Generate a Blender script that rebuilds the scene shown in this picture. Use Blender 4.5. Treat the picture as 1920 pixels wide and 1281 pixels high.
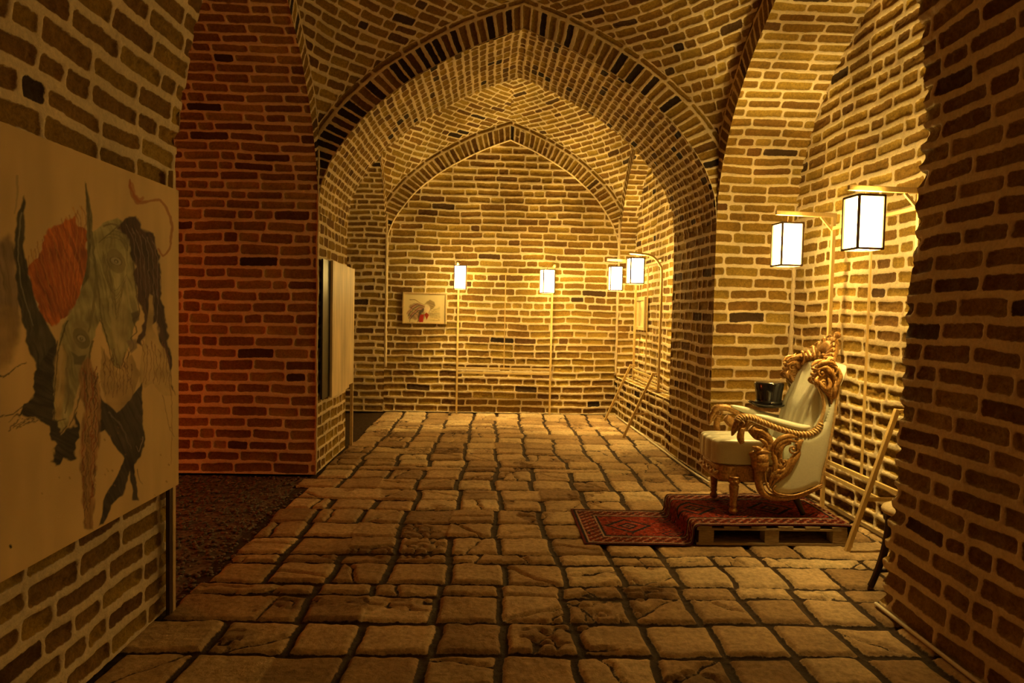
import bpy, bmesh, math, random
import numpy as np
from mathutils import Matrix, Vector
random.seed(7)
C = bpy.context.scene.collection
for o in list(bpy.data.objects): bpy.data.objects.remove(o)

# ------------------------------------------------------------ camera, world, light, exposure
F_PX, W_PX, H_PX = 1280.0, 1920, 1281
YAW, PITCH, ROLL, CZ = math.radians(1.8398), math.radians(-2.4448), math.radians(1.2), 1.5
def basis():
    f = np.array([math.sin(YAW)*math.cos(PITCH), math.cos(YAW)*math.cos(PITCH), math.sin(PITCH)])
    r = np.array([math.cos(YAW), -math.sin(YAW), 0]); u = np.cross(r, f)
    c, s = math.cos(ROLL), math.sin(ROLL)
    return c*r+s*u, -s*r+c*u, f
R_, U_, F_ = basis()
cam_data = bpy.data.cameras.new('camera'); cam = bpy.data.objects.new('camera', cam_data); C.objects.link(cam)
cam.matrix_world = Matrix([[R_[0], U_[0], -F_[0], 0], [R_[1], U_[1], -F_[1], 0], [R_[2], U_[2], -F_[2], CZ], [0, 0, 0, 1]])
cam_data.sensor_width = 36; cam_data.lens = 36*F_PX/W_PX; cam_data.clip_start = .05
bpy.context.scene.camera = cam
world = bpy.data.worlds.new('night'); bpy.context.scene.world = world; world.use_nodes = True
world.node_tree.nodes['Background'].inputs[0].default_value = (0.10, 0.045, 0.012, 1)
world.node_tree.nodes['Background'].inputs[1].default_value = 0.02
vs = bpy.context.scene.view_settings
vs.view_transform = 'Standard'; vs.look = 'None'; vs.gamma = 1; vs.use_curve_mapping = False; vs.exposure = 0.0
LAMP_COL, LAMP_STR = (1.0, 0.66, 0.185), 35.0
BULB_W = 112
def point(name, loc, col, power, size=.12):
    l = bpy.data.lights.new(name, 'POINT'); l.color = col; l.energy = power; l.shadow_soft_size = size
    o = bpy.data.objects.new(name, l); o.location = loc; C.objects.link(o); return o
point('fill_behind_camera', (1.5, -.2, 2.3), (1.0, .45, .09), 11.5, .3)  # unseen warm fill light, added to brighten the near walls
point('red_lamp_in_side_passage', (-3.6, 4.6, .8), (1.0, .13, .015), 26, .15)

# ------------------------------------------------------------ numpy noise
def _hash(ix, iy, seed):
    h = (ix.astype(np.int64)*374761393 + iy.astype(np.int64)*668265263 + seed*69069+12345) & 0xffffffff
    h = ((h ^ (h >> 13))*1274126177) & 0xffffffff
    h = ((h ^ (h >> 16))*2246822519) & 0xffffffff
    return ((h ^ (h >> 15)) & 0xffffff)/float(0xffffff)
def vn(x, y, seed=0):
    ix, iy = np.floor(x), np.floor(y); fx, fy = x-ix, y-iy
    fx = fx*fx*(3-2*fx); fy = fy*fy*(3-2*fy)
    a, b = _hash(ix, iy, seed), _hash(ix+1, iy, seed); c, d = _hash(ix, iy+1, seed), _hash(ix+1, iy+1, seed)
    return (a+(b-a)*fx)*(1-fy)+(c+(d-c)*fx)*fy-.5
def fbm(x, y, seed=0, o=3):
    s, a = 0, 1.0
    for i in range(o): s = s+a*vn(x*2**i, y*2**i, seed+i*17); a *= .5
    return s
def sstep(a, b, x):
    t = np.clip((x-a)/(b-a), 0, 1); return t*t*(3-2*t)

# ------------------------------------------------------------ materials
def mat(name, col=(.5, .5, .5), rough=.6, metal=0, bump=0, bscale=40, var=0.0, coat=0, emit=None, estr=0, vscale=None, detail=4):
    m = bpy.data.materials.new(name); m.use_nodes = True; n = m.node_tree.nodes; l = m.node_tree.links
    b = n['Principled BSDF']; b.inputs['Base Color'].default_value = (*col, 1)
    b.inputs['Roughness'].default_value = rough; b.inputs['Metallic'].default_value = metal
    if coat: b.inputs['Coat Weight'].default_value = coat
    if emit: b.inputs['Emission Color'].default_value = (*emit, 1); b.inputs['Emission Strength'].default_value = estr
    if bump or var:
        tc = n.new('ShaderNodeTexCoord'); mp = n.new('ShaderNodeMapping'); l.new(tc.outputs['Object'], mp.inputs[0])
        if vscale: mp.inputs['Scale'].default_value = vscale
        no = n.new('ShaderNodeTexNoise'); no.inputs['Scale'].default_value = bscale; no.inputs['Detail'].default_value = detail
        l.new(mp.outputs[0], no.inputs['Vector'])
        if var:
            mx = n.new('ShaderNodeMix'); mx.data_type = 'RGBA'
            mr = n.new('ShaderNodeMapRange'); mr.inputs['From Min'].default_value = .3; mr.inputs['From Max'].default_value = .7
            l.new(no.outputs[0], mr.inputs[0]); l.new(mr.outputs[0], mx.inputs[0])
            mx.inputs[6].default_value = (*[c*(1-var) for c in col], 1); mx.inputs[7].default_value = (*[min(1, c*(1+var*.6)) for c in col], 1)
            l.new(mx.outputs[2], b.inputs['Base Color'])
        if bump:
            bp = n.new('ShaderNodeBump'); bp.inputs['Strength'].default_value = 1; bp.inputs['Distance'].default_value = bump
            l.new(no.outputs[0], bp.inputs['Height']); l.new(bp.outputs[0], b.inputs['Normal'])
    return m
def masonry(name, cols, mortar, mvar, edge_noise, bump, rough=.93, pores=60):
    """bricks or pavers: attribute sd = distance to the brick's edge, rn = the brick's own random number"""
    m = bpy.data.materials.new(name); m.use_nodes = True; n = m.node_tree.nodes; l = m.node_tree.links
    b = n['Principled BSDF']; b.inputs['Roughness'].default_value = rough; b.inputs['Specular IOR Level'].default_value = .25
    sd = n.new('ShaderNodeAttribute'); sd.attribute_name = 'sd'; rn = n.new('ShaderNodeAttribute'); rn.attribute_name = 'rn'
    tc = n.new('ShaderNodeTexCoord')
    n1 = n.new('ShaderNodeTexNoise'); n1.inputs['Scale'].default_value = 30; n1.inputs['Detail'].default_value = 5; n1.inputs['Roughness'].default_value = .65
    n2 = n.new('ShaderNodeTexNoise'); n2.inputs['Scale'].default_value = pores; n2.inputs['Detail'].default_value = 6; n2.inputs['Roughness'].default_value = .7
    n3 = n.new('ShaderNodeTexNoise'); n3.inputs['Scale'].default_value = 3.0; n3.inputs['Detail'].default_value = 4
    for q in (n1, n2, n3): l.new(tc.outputs['Object'], q.inputs['Vector'])
    def math_(op, a, bb):
        q = n.new('ShaderNodeMath'); q.operation = op
        for i, v in enumerate((a, bb)):
            if isinstance(v, (int, float)): q.inputs[i].default_value = v
            else: l.new(v, q.inputs[i])
        return q.outputs[0]
    s = math_('ADD', sd.outputs['Fac'], math_('MULTIPLY', math_('SUBTRACT', n1.outputs[0], .5), edge_noise))
    mr = n.new('ShaderNodeMapRange'); mr.interpolation_type = 'SMOOTHSTEP'; mr.inputs['From Min'].default_value = -.002; mr.inputs['From Max'].default_value = .004
    l.new(s, mr.inputs[0])
    cr = n.new('ShaderNodeValToRGB'); cr.color_ramp.interpolation = 'LINEAR'
    e = cr.color_ramp.elements
    while len(e) > 1: e.remove(e[-1])
    e[0].position = cols[0][0]; e[0].color = (*cols[0][1], 1)
    for p, c in cols[1:]:
        q = e.new(p); q.color = (*c, 1)
    l.new(rn.outputs['Fac'], cr.inputs[0])
    def vary(colsock, noise, lo, hi):
        q = n.new('ShaderNodeMapRange'); q.inputs['From Min'].default_value = .3; q.inputs['From Max'].default_value = .7
        q.inputs['To Min'].default_value = lo; q.inputs['To Max'].default_value = hi; l.new(noise, q.inputs[0])
        v = n.new('ShaderNodeVectorMath'); v.operation = 'SCALE'; l.new(colsock, v.inputs[0]); l.new(q.outputs[0], v.inputs['Scale']); return v.outputs[0]
    bc = vary(vary(cr.outputs[0], n2.outputs[0], .6, 1.35), n3.outputs[0], .8, 1.2)
    rgb = n.new('ShaderNodeRGB'); rgb.outputs[0].default_value = (*mortar, 1)
    mc = vary(vary(rgb.outputs[0], n2.outputs[0], 1-mvar, 1+mvar), n3.outputs[0], .85, 1.12)
    mx = n.new('ShaderNodeMix'); mx.data_type = 'RGBA'; l.new(mr.outputs[0], mx.inputs[0]); l.new(mc, mx.inputs[6]); l.new(bc, mx.inputs[7])
    l.new(mx.outputs[2], b.inputs['Base Color'])
    h = math_('ADD', math_('MULTIPLY', mr.outputs[0], -.35), math_('MULTIPLY', n2.outputs[0], 1.0))
    bp = n.new('ShaderNodeBump'); bp.inputs['Distance'].default_value = bump; bp.inputs['Strength'].default_value = 1
    l.new(h, bp.inputs['Height']); l.new(bp.outputs[0], b.inputs['Normal'])
    return m
BRICK = masonry('old_brick', [(0, (.030, .018, .010)), (.012, (.070, .040, .015)), (.04, (.12, .058, .016)), (.12, (.19, .100, .020)), (.45, (.24, .140, .024)), (.8, (.29, .182, .028)), (1, (.37, .250, .05))],
                (.72, .60, .40), .16, .022, .006)
PAVER = masonry('stone_paver', [(0, (.22, .13, .06)), (.4, (.38, .25, .125)), (.8, (.50, .355, .195)), (1, (.60, .46, .27))],
                (.042, .022, .010), .5, .02, .008, .8, 35)
def attr_mat(name, rough=.8, bump=.001, bscale=150, spec=.3):
    m = mat(name, (.5, .5, .5), rough, bump=bump, bscale=bscale); n = m.node_tree.nodes; l = m.node_tree.links
    a = n.new('ShaderNodeAttribute'); a.attribute_name = 'paint'; l.new(a.outputs['Color'], n['Principled BSDF'].inputs['Base Color'])
    n['Principled BSDF'].inputs['Specular IOR Level'].default_value = spec
    return m
M_CANVAS = attr_mat('painted_canvas', .75, .0008, 260)
M_RUG = attr_mat('woven_wool', .95, .004, 300, .1)
M_WOOD = mat('pale_pine', (.60, .44, .22), .6, bump=.0015, bscale=30, var=.25, vscale=(6, 6, 1))
M_STAND = mat('pale_stand_wood', (.66, .48, .20), .5, bump=.001, bscale=30, var=.15, vscale=(8, 8, 1))
M_BOARD = mat('grained_board', (.72, .58, .36), .5, bump=.001, bscale=4, var=.34, vscale=(2.2, 2.2, .35), detail=8)
M_BLACK = mat('black_paint', (.012, .011, .012), .35)
M_DARKWOOD = mat('dark_walnut', (.035, .018, .010), .4, bump=.001, bscale=25, var=.3, vscale=(4, 4, 1))
M_FRAME = mat('lantern_frame', (.10, .045, .02), .5)
M_SHADE = mat('lantern_paper', (.9, .85, .75), .8, emit=LAMP_COL, estr=LAMP_STR)
M_GOLD = mat('gilded_wood', (.46, .25, .075), .40, metal=.25, bump=.003, bscale=70, var=.5)
M_GOLDLIGHT = mat('pale_gilded_wood', (.66, .46, .21), .36, metal=.2, bump=.002, bscale=60, var=.3)
M_CREAM = mat('cream_leather', (.68, .69, .58), .3, bump=.0006, bscale=120, var=.06, coat=.15)
M_HAT = mat('black_gloss', (.012, .012, .018), .16, coat=.6)
M_PLASTER = mat('lime_plaster', (.68, .55, .36), .9, bump=.004, bscale=60, var=.15)
M_CABLE = mat('white_conduit', (.75, .68, .55), .5)
M_PEBBLE = mat('dark_gravel', (.17, .125, .095), .7, bump=.002, bscale=35, var=.75)
M_PALLET = mat('pallet_wood', (.34, .25, .14), .8, bump=.003, bscale=25, var=.35, vscale=(1, 6, 6))
M_SEAT = mat('worn_straw_seat', (.62, .48, .28), .7, bump=.003, bscale=60, var=.2)

# ------------------------------------------------------------ object helpers
def to_obj(name, me, parent=None, kind=None, m=None):
    o = bpy.data.objects.new(name, me); C.objects.link(o)
    if parent is not None: o.parent = parent
    if kind: o['kind'] = kind
    if m is not None and not me.materials: me.materials.append(m)
    return o
def tag(o, label, cat, group=None, kind=None):
    o['label'] = label; o['category'] = cat
    if group: o['group'] = group
    if kind: o['kind'] = kind
    return o
def thing(name, label, cat, loc=(0, 0, 0), rz=0, group=None):
    o = bpy.data.objects.new(name, None); C.objects.link(o); o.location = loc; o.rotation_euler = (0, 0, rz)
    o.empty_display_size = .1
    return tag(o, label, cat, group)
def obj(name, bm, m, parent=None, smooth=True, bevel=0):
    me = bpy.data.meshes.new(name); bmesh.ops.recalc_face_normals(bm, faces=bm.faces[:]); bm.to_mesh(me); bm.free()
    me.materials.append(m)
    if smooth: me.shade_smooth()
    o = to_obj(name, me, parent)
    if bevel:
        b = o.modifiers.new('bevel', 'BEVEL'); b.width = bevel; b.segments = 2; b.limit_method = 'ANGLE'
        if smooth:
            me.shade_flat()
    return o
def box(bm, c, s, rot=None):
    r = bmesh.ops.create_cube(bm, size=1)
    Mx = Matrix.Translation(c) @ (rot if rot else Matrix.Identity(4)) @ Matrix.Diagonal((*s, 1))
    bmesh.ops.transform(bm, matrix=Mx, verts=r['verts']); return r['verts']
def bar(bm, a, b, w, h=None):
    """a square bar from a to b"""
    a, b = Vector(a), Vector(b); d = b-a; h = h or w
    q = d.to_track_quat('Z', 'Y').to_matrix().to_4x4()
    return box(bm, (a+b)/2, (w, h, d.length), q)
def smooth_pts(pts, n=6):
    P = np.array(pts, float); out = []
    for i in range(len(P)-1):
        p0, p1, p2, p3 = P[max(i-1, 0)], P[i], P[i+1], P[min(i+2, len(P)-1)]
        for k in range(n):
            t = k/n; out.append(.5*((2*p1)+(-p0+p2)*t+(2*p0-5*p1+4*p2-p3)*t*t+(-p0+3*p1-3*p2+p3)*t**3))
    out.append(P[-1]); return np.array(out)
def sweep(bm, pts, rad, n=8, flat=1.0, smooth=5, up=(0, 1, 0)):
    """a tapering tube along pts; flat scales it along the up axis"""
    P = np.array(pts, float); rad = np.array([rad]*len(P) if np.isscalar(rad) else rad, float)
    if smooth:
        Q = smooth_pts(np.column_stack([P, rad]), smooth); P, rad = Q[:, :3], np.maximum(Q[:, 3], .0008)
    upv = np.array(up, float); rings = []
    for i in range(len(P)):
        t = P[min(i+1, len(P)-1)]-P[max(i-1, 0)]; t = t/(np.linalg.norm(t)+1e-9)
        a = np.cross(upv, t)
        if np.linalg.norm(a) < .1: a = np.cross(np.array([1, 0, .3]), t)
        a /= np.linalg.norm(a); b = np.cross(t, a)
        rings.append([bm.verts.new(P[i]+rad[i]*(math.cos(2*math.pi*k/n)*a+flat*math.sin(2*math.pi*k/n)*b)) for k in range(n)])
    for r0, r1 in zip(rings, rings[1:]):
        for k in range(n): bm.faces.new((r0[k], r0[(k+1) % n], r1[(k+1) % n], r1[k]))
    bm.faces.new(rings[0][::-1]); bm.faces.new(rings[-1])
def lathe(bm, prof, c=(0, 0, 0), n=24, sx=1, sy=1):
    rings = []
    for r, z in prof: rings.append([bm.verts.new((c[0]+sx*r*math.cos(2*math.pi*k/n), c[1]+sy*r*math.sin(2*math.pi*k/n), c[2]+z)) for k in range(n)])
    for r0, r1 in zip(rings, rings[1:]):
        for k in range(n): bm.faces.new((r0[k], r0[(k+1) % n], r1[(k+1) % n], r1[k]))
    bm.faces.new(rings[0][::-1]); bm.faces.new(rings[-1])
def grid_mesh(name, parts, m, smooth=True):
    """parts: list of dict(P (nu,nv,3), attrs{name:(nu,nv)} or paint (nu,nv,3))"""
    vs_, fs, at = [], [], {}; base = 0
    for p in parts:
        P = p['P']; nu, nv = P.shape[:2]; vs_.append(P.reshape(-1, 3))
        i = np.arange(nu*nv).reshape(nu, nv)+base
        f = np.stack([i[:-1, :-1], i[1:, :-1], i[1:, 1:], i[:-1, 1:]], -1).reshape(-1, 4)
        if p.get('flip'): f = f[:, ::-1]
        fs.append(f); base += nu*nv
        for k, v in p['attrs'].items(): at.setdefault(k, []).append(v.reshape(nu*nv, -1))
    V = np.concatenate(vs_).astype(np.float32); Fc = np.concatenate(fs).astype(np.int32)
    me = bpy.data.meshes.new(name); me.vertices.add(len(V)); me.vertices.foreach_set('co', V.ravel())
    me.loops.add(Fc.size); me.loops.foreach_set('vertex_index', Fc.ravel())
    me.polygons.add(len(Fc)); me.polygons.foreach_set('loop_start', np.arange(0, Fc.size, 4, dtype=np.int32))
    me.update(calc_edges=True)
    for k, v in at.items():
        v = np.concatenate(v).astype(np.float32)
        if v.shape[1] == 1:
            a = me.attributes.new(k, 'FLOAT', 'POINT'); a.data.foreach_set('value', v.ravel())
        else:
            a = me.attributes.new(k, 'FLOAT_COLOR', 'POINT'); a.data.foreach_set('color', np.column_stack([v, np.ones(len(v), np.float32)]).ravel())
    me.materials.append(m)
    if smooth: me.shade_smooth()
    return me

# ------------------------------------------------------------ brick laying (numpy)
def bricks(u, v, rh=.103, bl=.31, mh=.027, mv=.017, seed=1, short=.25, wob=.012, shift=.5):
    """returns sd (distance inside a brick), rn, du (position along it)"""
    u = u+wob*.8*fbm(u*2.3, v*2.3, seed+5)+.006*vn(u*16, v*16, seed+6)
    v = v+wob*1.5*fbm(u*1.7, v*1.7, seed+9)+.007*vn(u*11, v*11, seed+8)
    row = np.floor(v/rh).astype(int); fv = v-(row+.5)*rh
    sd = np.empty_like(u); rn = np.empty_like(u)
    u0, u1 = u.min()-bl, u.max()+bl
    for r in np.unique(row):
        k = row == r; rg = np.random.RandomState((seed*7919+int(r)*104729) & 0x7fffffff)
        n = int((u1-u0)/(bl*.45))+4
        L = np.where(rg.rand(n) < short, bl*rg.uniform(.42, .62, n), bl*rg.uniform(.9, 1.12, n))
        J = u0-rg.rand()*bl+np.concatenate([[0], np.cumsum(L)])
        uu = u[k]; j = np.clip(np.searchsorted(J, uu)-1, 0, len(J)-2)
        tilt = rg.uniform(-.03, .03, len(J)); grow = rg.uniform(-.005, .005, len(J))
        cx = (J[j]+J[j+1])/2; hx = (J[j+1]-J[j])/2-mv/2; hy = rh/2-mh/2+grow[j]
        dx = np.abs(uu-cx)-hx; dy = np.abs(fv[k]+tilt[j]*np.clip(uu-cx, -.2, .2))-hy; rr = .018
        ax, ay = np.maximum(dx+rr, 0), np.maximum(dy+rr, 0)
        sd[k] = -(np.sqrt(ax*ax+ay*ay)+np.minimum(np.maximum(dx+rr, dy+rr), 0)-rr)
        rn[k] = rg.rand(len(J))[j]
    return sd, rn
def warp(P):
    P = P.copy(); P[..., 0] -= .037*(np.maximum(P[..., 1], 3.4)-6.0)*np.clip((P[..., 0]-.24)/1.79, 0, 1); return P
def surf(fn, ur, vr, res, toward, spec, uvfn=None, depth=.010, fade=True, rough=1.0, warped=True, low=None, field=None, seed=3):
    nu = max(2, int(abs(ur[1]-ur[0])/res)+1); nv = max(2, int(abs(vr[1]-vr[0])/res)+1)
    U, V = np.meshgrid(np.linspace(*ur, nu), np.linspace(*vr, nv), indexing='ij')
    P = fn(U, V)
    if warped: P = warp(P)
    uu, vv = uvfn(U, V) if uvfn else (U, V)
    sd, rn = field(uu, vv) if field else bricks(uu, vv, **spec)
    T = np.cross(np.gradient(P, axis=0), np.gradient(P, axis=1)); T /= np.linalg.norm(T, axis=-1, keepdims=True)+1e-12
    mid = P[nu//2, nv//2]; s = 1 if np.dot(T[nu//2, nv//2], np.array(toward)-mid) > 0 else -1
    T = T*s
    inside = sstep(-.002, .014, sd)
    lw = rough if low is None else rough*(1+low*np.clip((1.15-P[..., 2])/1.0, 0, 1))
    h = -depth*inside*(.7+.6*rn) + .004*vn(uu*30, vv*30, seed) + .0035*vn(uu*60, vv*60, seed+1) + .009*fbm(uu*1.3, vv*1.3, seed+2)
    h = h + inside*lw*.008*fbm(uu*22, vv*30, seed+4, 3) - (lw-rough)*inside*.006
    if fade:
        d = np.minimum(U-min(ur), max(ur)-U) if fade == 'u' else np.minimum(np.minimum(U-min(ur), max(ur)-U), np.minimum(V-min(vr), max(vr)-V)); h = h*np.clip(d/.012, 0, 1)
    P = P+T*h[..., None]
    return dict(P=P, flip=s < 0, attrs=dict(sd=sd, rn=rn))
def build(name, parts, m=BRICK, kind='structure'):
    return to_obj(name, grid_mesh(name, parts, m), kind=kind)

# pointed arch profile shared by all the bays
PT = np.array([1.0, .985, .955, .933, .89, .849, .765, .642, .5, .25, 0.0]); PZ = np.array([2.35, 2.58, 2.73, 2.82, 2.94, 3.04, 3.22, 3.41, 3.59, 3.83, 4.01])
class Arch:
    def __init__(s, c, a, spring=2.35, pts=None):
        if pts is None:
            h = smooth_pts(np.column_stack([PT, PZ]), 8); h = np.column_stack([c-a*h[:, 0], h[:, 1]])
            pts = np.concatenate([h, np.column_stack([2*c-h[::-1][1:, 0], h[::-1][1:, 1]])])
        s.p = pts; s.c, s.a = c, a
        s.s = np.concatenate([[0], np.cumsum(np.linalg.norm(np.diff(pts, axis=0), axis=1))]); s.L = s.s[-1]
    def at(s, v): return np.interp(v, s.s, s.p[:, 0]), np.interp(v, s.s, s.p[:, 1])
    def outer(s, v, r):
        x, z = s.at(v); dx, dz = x-s.c, z-2.35; d = np.sqrt(dx*dx+dz*dz)
        k = np.minimum(1+r/d, s.a/np.maximum(np.abs(dx), 1e-6)); return s.c+dx*k, 2.35+dz*k
XL, XR, XC, HX = -1.55, 2.03, .24, 1.79
Y0, Y1, Y2, Y3 = 3.45, 6.15, 7.40, 10.05
HY2, CY2 = (Y1-Y0)/2, (Y0+Y1)/2; HY3, CY3 = (Y3-Y2)/2, (Y2+Y3)/2
AX = Arch(XC, HX); AY2 = Arch(CY2, HY2); AY3 = Arch(CY3, HY3)
S_WALL = dict(rh=.103, bl=.31); S_THIN = dict(rh=.080, bl=.29, mh=.024, mv=.016)
S_HEAD = dict(rh=.080, bl=.135, mh=.020, mv=.013, short=.1); S_JAMB = dict(rh=.103, bl=.29, short=.45)
S_ROUGH = dict(rh=.103, bl=.30, mh=.034, mv=.022, wob=.017, short=.35)

def band(arch, mk, toward, res=.012, r=.30, seed=11, soot=.0, v0=0):
    """voussoir ring on the face of an arch, closed by one rib course along its back"""
    f = lambda v, rr: np.stack(mk(*arch.outer(v, rr)), -1)
    def field(v, rr):
        s1, n1 = bricks(rr+.004, v, rh=.078, bl=10, mh=.022, mv=.01, seed=seed, short=0, wob=.004)
        s1 = np.minimum(s1, np.minimum(.205-rr, rr-.006))
        s2, n2 = bricks(v, rr-.222, rh=.055, bl=.25, mh=.016, mv=.016, seed=seed+1, wob=.002)
        k = rr > .214
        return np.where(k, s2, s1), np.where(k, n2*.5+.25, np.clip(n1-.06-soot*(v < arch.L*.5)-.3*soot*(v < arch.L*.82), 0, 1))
    return surf(f, (arch.L*v0, arch.L), (0, r-.024), res, toward, None, field=field, fade=False, rough=.6, seed=seed)
def vault(cx, ax, cy, ay, res, seed):
    def zE(a):
        A = Arch(0, a); v = np.linspace(A.L/2, A.L, 400); x, z = A.at(v); d = np.hypot(x, z-2.35); k = 1+.27/d
        X, Z = x*k, 2.35+(z-2.35)*k; o = np.argsort(X); return X[o], Z[o]
    Xa, Za = zE(ax); Xb, Zb = zE(ay)
    def ev(X, Z, a, q):
        e = np.interp(a, X, Z); zz = np.interp(np.abs(q)*a, X, Z); return (zz-e)/(4.28-e)
    z0 = float(np.interp(ax, Xa, Za))
    # arc length from the corner along each edge
    def arcl(X, Z, a):
        t = np.linspace(0, 1, 300); z = np.interp(t*a, X, Z); L = np.concatenate([[0], np.cumsum(np.hypot(np.diff(t*a), np.diff(z)))]); return t, L[-1]-L
    ta, La = arcl(Xa, Za, ax); tb, Lb = arcl(Xb, Zb, ay)
    def tt(U, a): w = U/a; return a*(.45*w+.55*np.sin(w*math.pi/2))
    def fn(U, V):
        U, V = tt(U, ax), tt(V, ay)
        bx, by = ev(Xa, Za, ax, U/ax), ev(Xb, Zb, ay, V/ay)
        return np.stack([cx+U, cy+V, z0+(4.28-z0)*(bx+by-.62*bx*by)], -1)
    def uv(U, V):
        U, V = tt(U, ax), tt(V, ay)
        su, sv = np.interp(np.abs(U)/ax, ta, La), np.interp(np.abs(V)/ay, tb, Lb)
        q = np.sign(U)*3.0+np.sign(V)*11.0
        return (su-sv)*.7071+q*3, (su*1.0+sv*1.0)*.7071
    return surf(fn, (-ax, ax), (-ay, ay), res, (cx, cy, 2), dict(rh=.082, bl=.27, mh=.022, mv=.016, seed=seed), uvfn=uv, fade=False, rough=.6, seed=seed)

# ------------------------------------------------------------ the shell
# right and left walls of the near bay where the camera stands (jamb and arch above in one surface)
def near(pts, y0, y1, toward, seed, res):
    A = Arch(.3, 1.9, pts=smooth_pts(pts, 6))
    S = dict(rh=.108, bl=.31, mh=.036, mv=.022, wob=.018, seed=seed)
    f = lambda U, V: np.stack([A.at(V)[0], U, A.at(V)[1]], -1)
    return f, A.L, S
lp = [(-1.57, 0), (-1.57, 1.1), (-1.57, 2.16), (-1.55, 2.4), (-1.51, 2.65), (-1.45, 2.95), (-1.3, 3.35), (-1.0, 3.8), (-.5, 4.3), (.3, 4.75)]
rp = [(2.07, 0), (2.11, .66), (2.14, 1.6), (2.17, 2.1), (2.18, 2.5), (2.15, 2.9), (2.09, 3.14), (1.9, 3.6), (1.5, 4.1), (.9, 4.5), (.3, 4.75)]
f, L, S = near(lp, 0, 0, 0, 21, .01)
build('wall_near_left', [surf(f, (1.75, Y0), (0, 3.4), .0095, (0, 2.5, 1.5), S, warped=False, fade=False, depth=.012, rough=1.6, seed=31),
                         surf(f, (-1.6, 1.75), (0, 3.4), .03, (0, 0, 1.5), S, warped=False, fade=False, seed=31),
                         surf(f, (-1.6, Y0), (3.4, L), .03, (0, 0, 1.5), S, warped=False, fade=False, seed=31)])
f, L, S = near(rp, 0, 0, 0, 22, .01)
def right_edge(U, V):
    P = f(U, V); k = sstep(Y0-.25, Y0, U)
    e = .022*fbm(V*9, V*0+3, 5)+.02*vn(V*22, V*0+9, 7)+.012*np.sin(V*6.28/.108)
    P[..., 1] += e*k; return P
build('wall_near_right', [surf(right_edge, (2.2, Y0), (0, 3.6), .0095, (0, 2.8, 1.5), S, warped=False, fade=False, depth=.014, rough=1.8, seed=41),
                          surf(f, (-1.6, 2.2), (0, 3.6), .03, (0, 0, 1.5), S, warped=False, fade=False, seed=41),
                          surf(f, (-1.6, Y0), (3.6, L), .03, (0, 0, 1.5), S, warped=False, fade=False, seed=41)])
# faces of the near piers that look into the middle bay, and the wall behind the camera
flat = lambda U, V: None
build('wall_pier_return', [surf(lambda U, V: np.stack([U, U*0+Y0, V], -1), (2.24, 2.85), (0, 2.3), .03, (2.5, 5, 1.5), S_WALL, warped=False, fade=False),
                           surf(lambda U, V: np.stack([U, U*0+Y0, V], -1), (-4.6, -1.57), (0, 4.2), .03, (-2.5, 5, 1.5), S_WALL, warped=False, fade=False)])
build('wall_behind', [surf(lambda U, V: np.stack([U, U*0-1.6, V], -1), (-1.8, 2.4), (0, 4.9), .04, (0, 5, 1.5), S_WALL, warped=False, fade=False)])

# middle bay: side barrels
def barrel(A, x0, x1, lo, hi, toward, specj, speca, res, seed, low=None, depth=.010, wide=1.0):
    """jamb + arch soffit running along X between x0 and x1; lo/hi select which jamb"""
    y0_, y1_ = A.p[0, 0], A.p[-1, 0]; jb = 2.35-hi
    pts = np.concatenate([[[y0_, hi]], A.p, [[y1_, hi]]]) if len(lo) == 2 else np.concatenate([A.p, [[y1_, hi]]])
    B = Arch(A.c, A.a, pts=pts); b0 = jb if len(lo) == 2 else -1; b1 = B.L-jb
    def rows(U, V):
        # courses get thinner above the springing; both sides count up from the ground
        h_ = np.minimum(V-0, B.L-V) if len(lo) == 2 else np.minimum(V+jb, B.L-V)
        return U, hi+np.where(h_ < jb, h_, jb+(h_-jb)*.103/.082)
    def place(U, V):
        y, z = B.at(V); y2 = np.where(y < A.c, A.c-(A.c-y)*wide, y)
        return np.stack([np.where(y2 < 3.5, np.maximum(U, 2.26) if wide > 1 else U, U), y2, z], -1)
    return [surf(place, (x0, x1), (0, B.L), res, toward, dict(specj, seed=seed), uvfn=rows, depth=depth, low=low, fade='u', seed=seed)]
build('wall_right', [surf(lambda U, V: np.stack([U*0+2.75, U, V], -1), (2.85, Y1+.02), (-.02, 4.15), .0115, (0, 4.8, 1.5), dict(S_ROUGH, seed=51), fade=False, low=2.6, rough=1.6, depth=.013, seed=51)])
build('trim_1', barrel(AY2, XR, 2.77, (-1, 1), 0, (2.4, CY2, 1.5), S_WALL, S_THIN, .012, 61, wide=1.42)+
      [band(AY2, lambda y, z: (y*0+XR, y, z), (0, CY2, 2), seed=65, v0=.36)])
build('wall_left', barrel(AY2, -4.6, XL, (1,), 0, (-3, CY2, 1.5), S_WALL, S_THIN, .0125, 71)+
      [band(AY2, lambda y, z: (y*0+XL, y, z), (0, CY2, 2), seed=75)])
build('wall_passage_end', [surf(lambda U, V: np.stack([U*0-4.6, U, V], -1), (Y0, Y1), (0, 4.1), .03, (0, 4.8, 1.5), S_WALL, warped=False, fade=False)])
build('ceiling', [vault(XC, HX, CY2, HY2, .0115, 81)])
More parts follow.
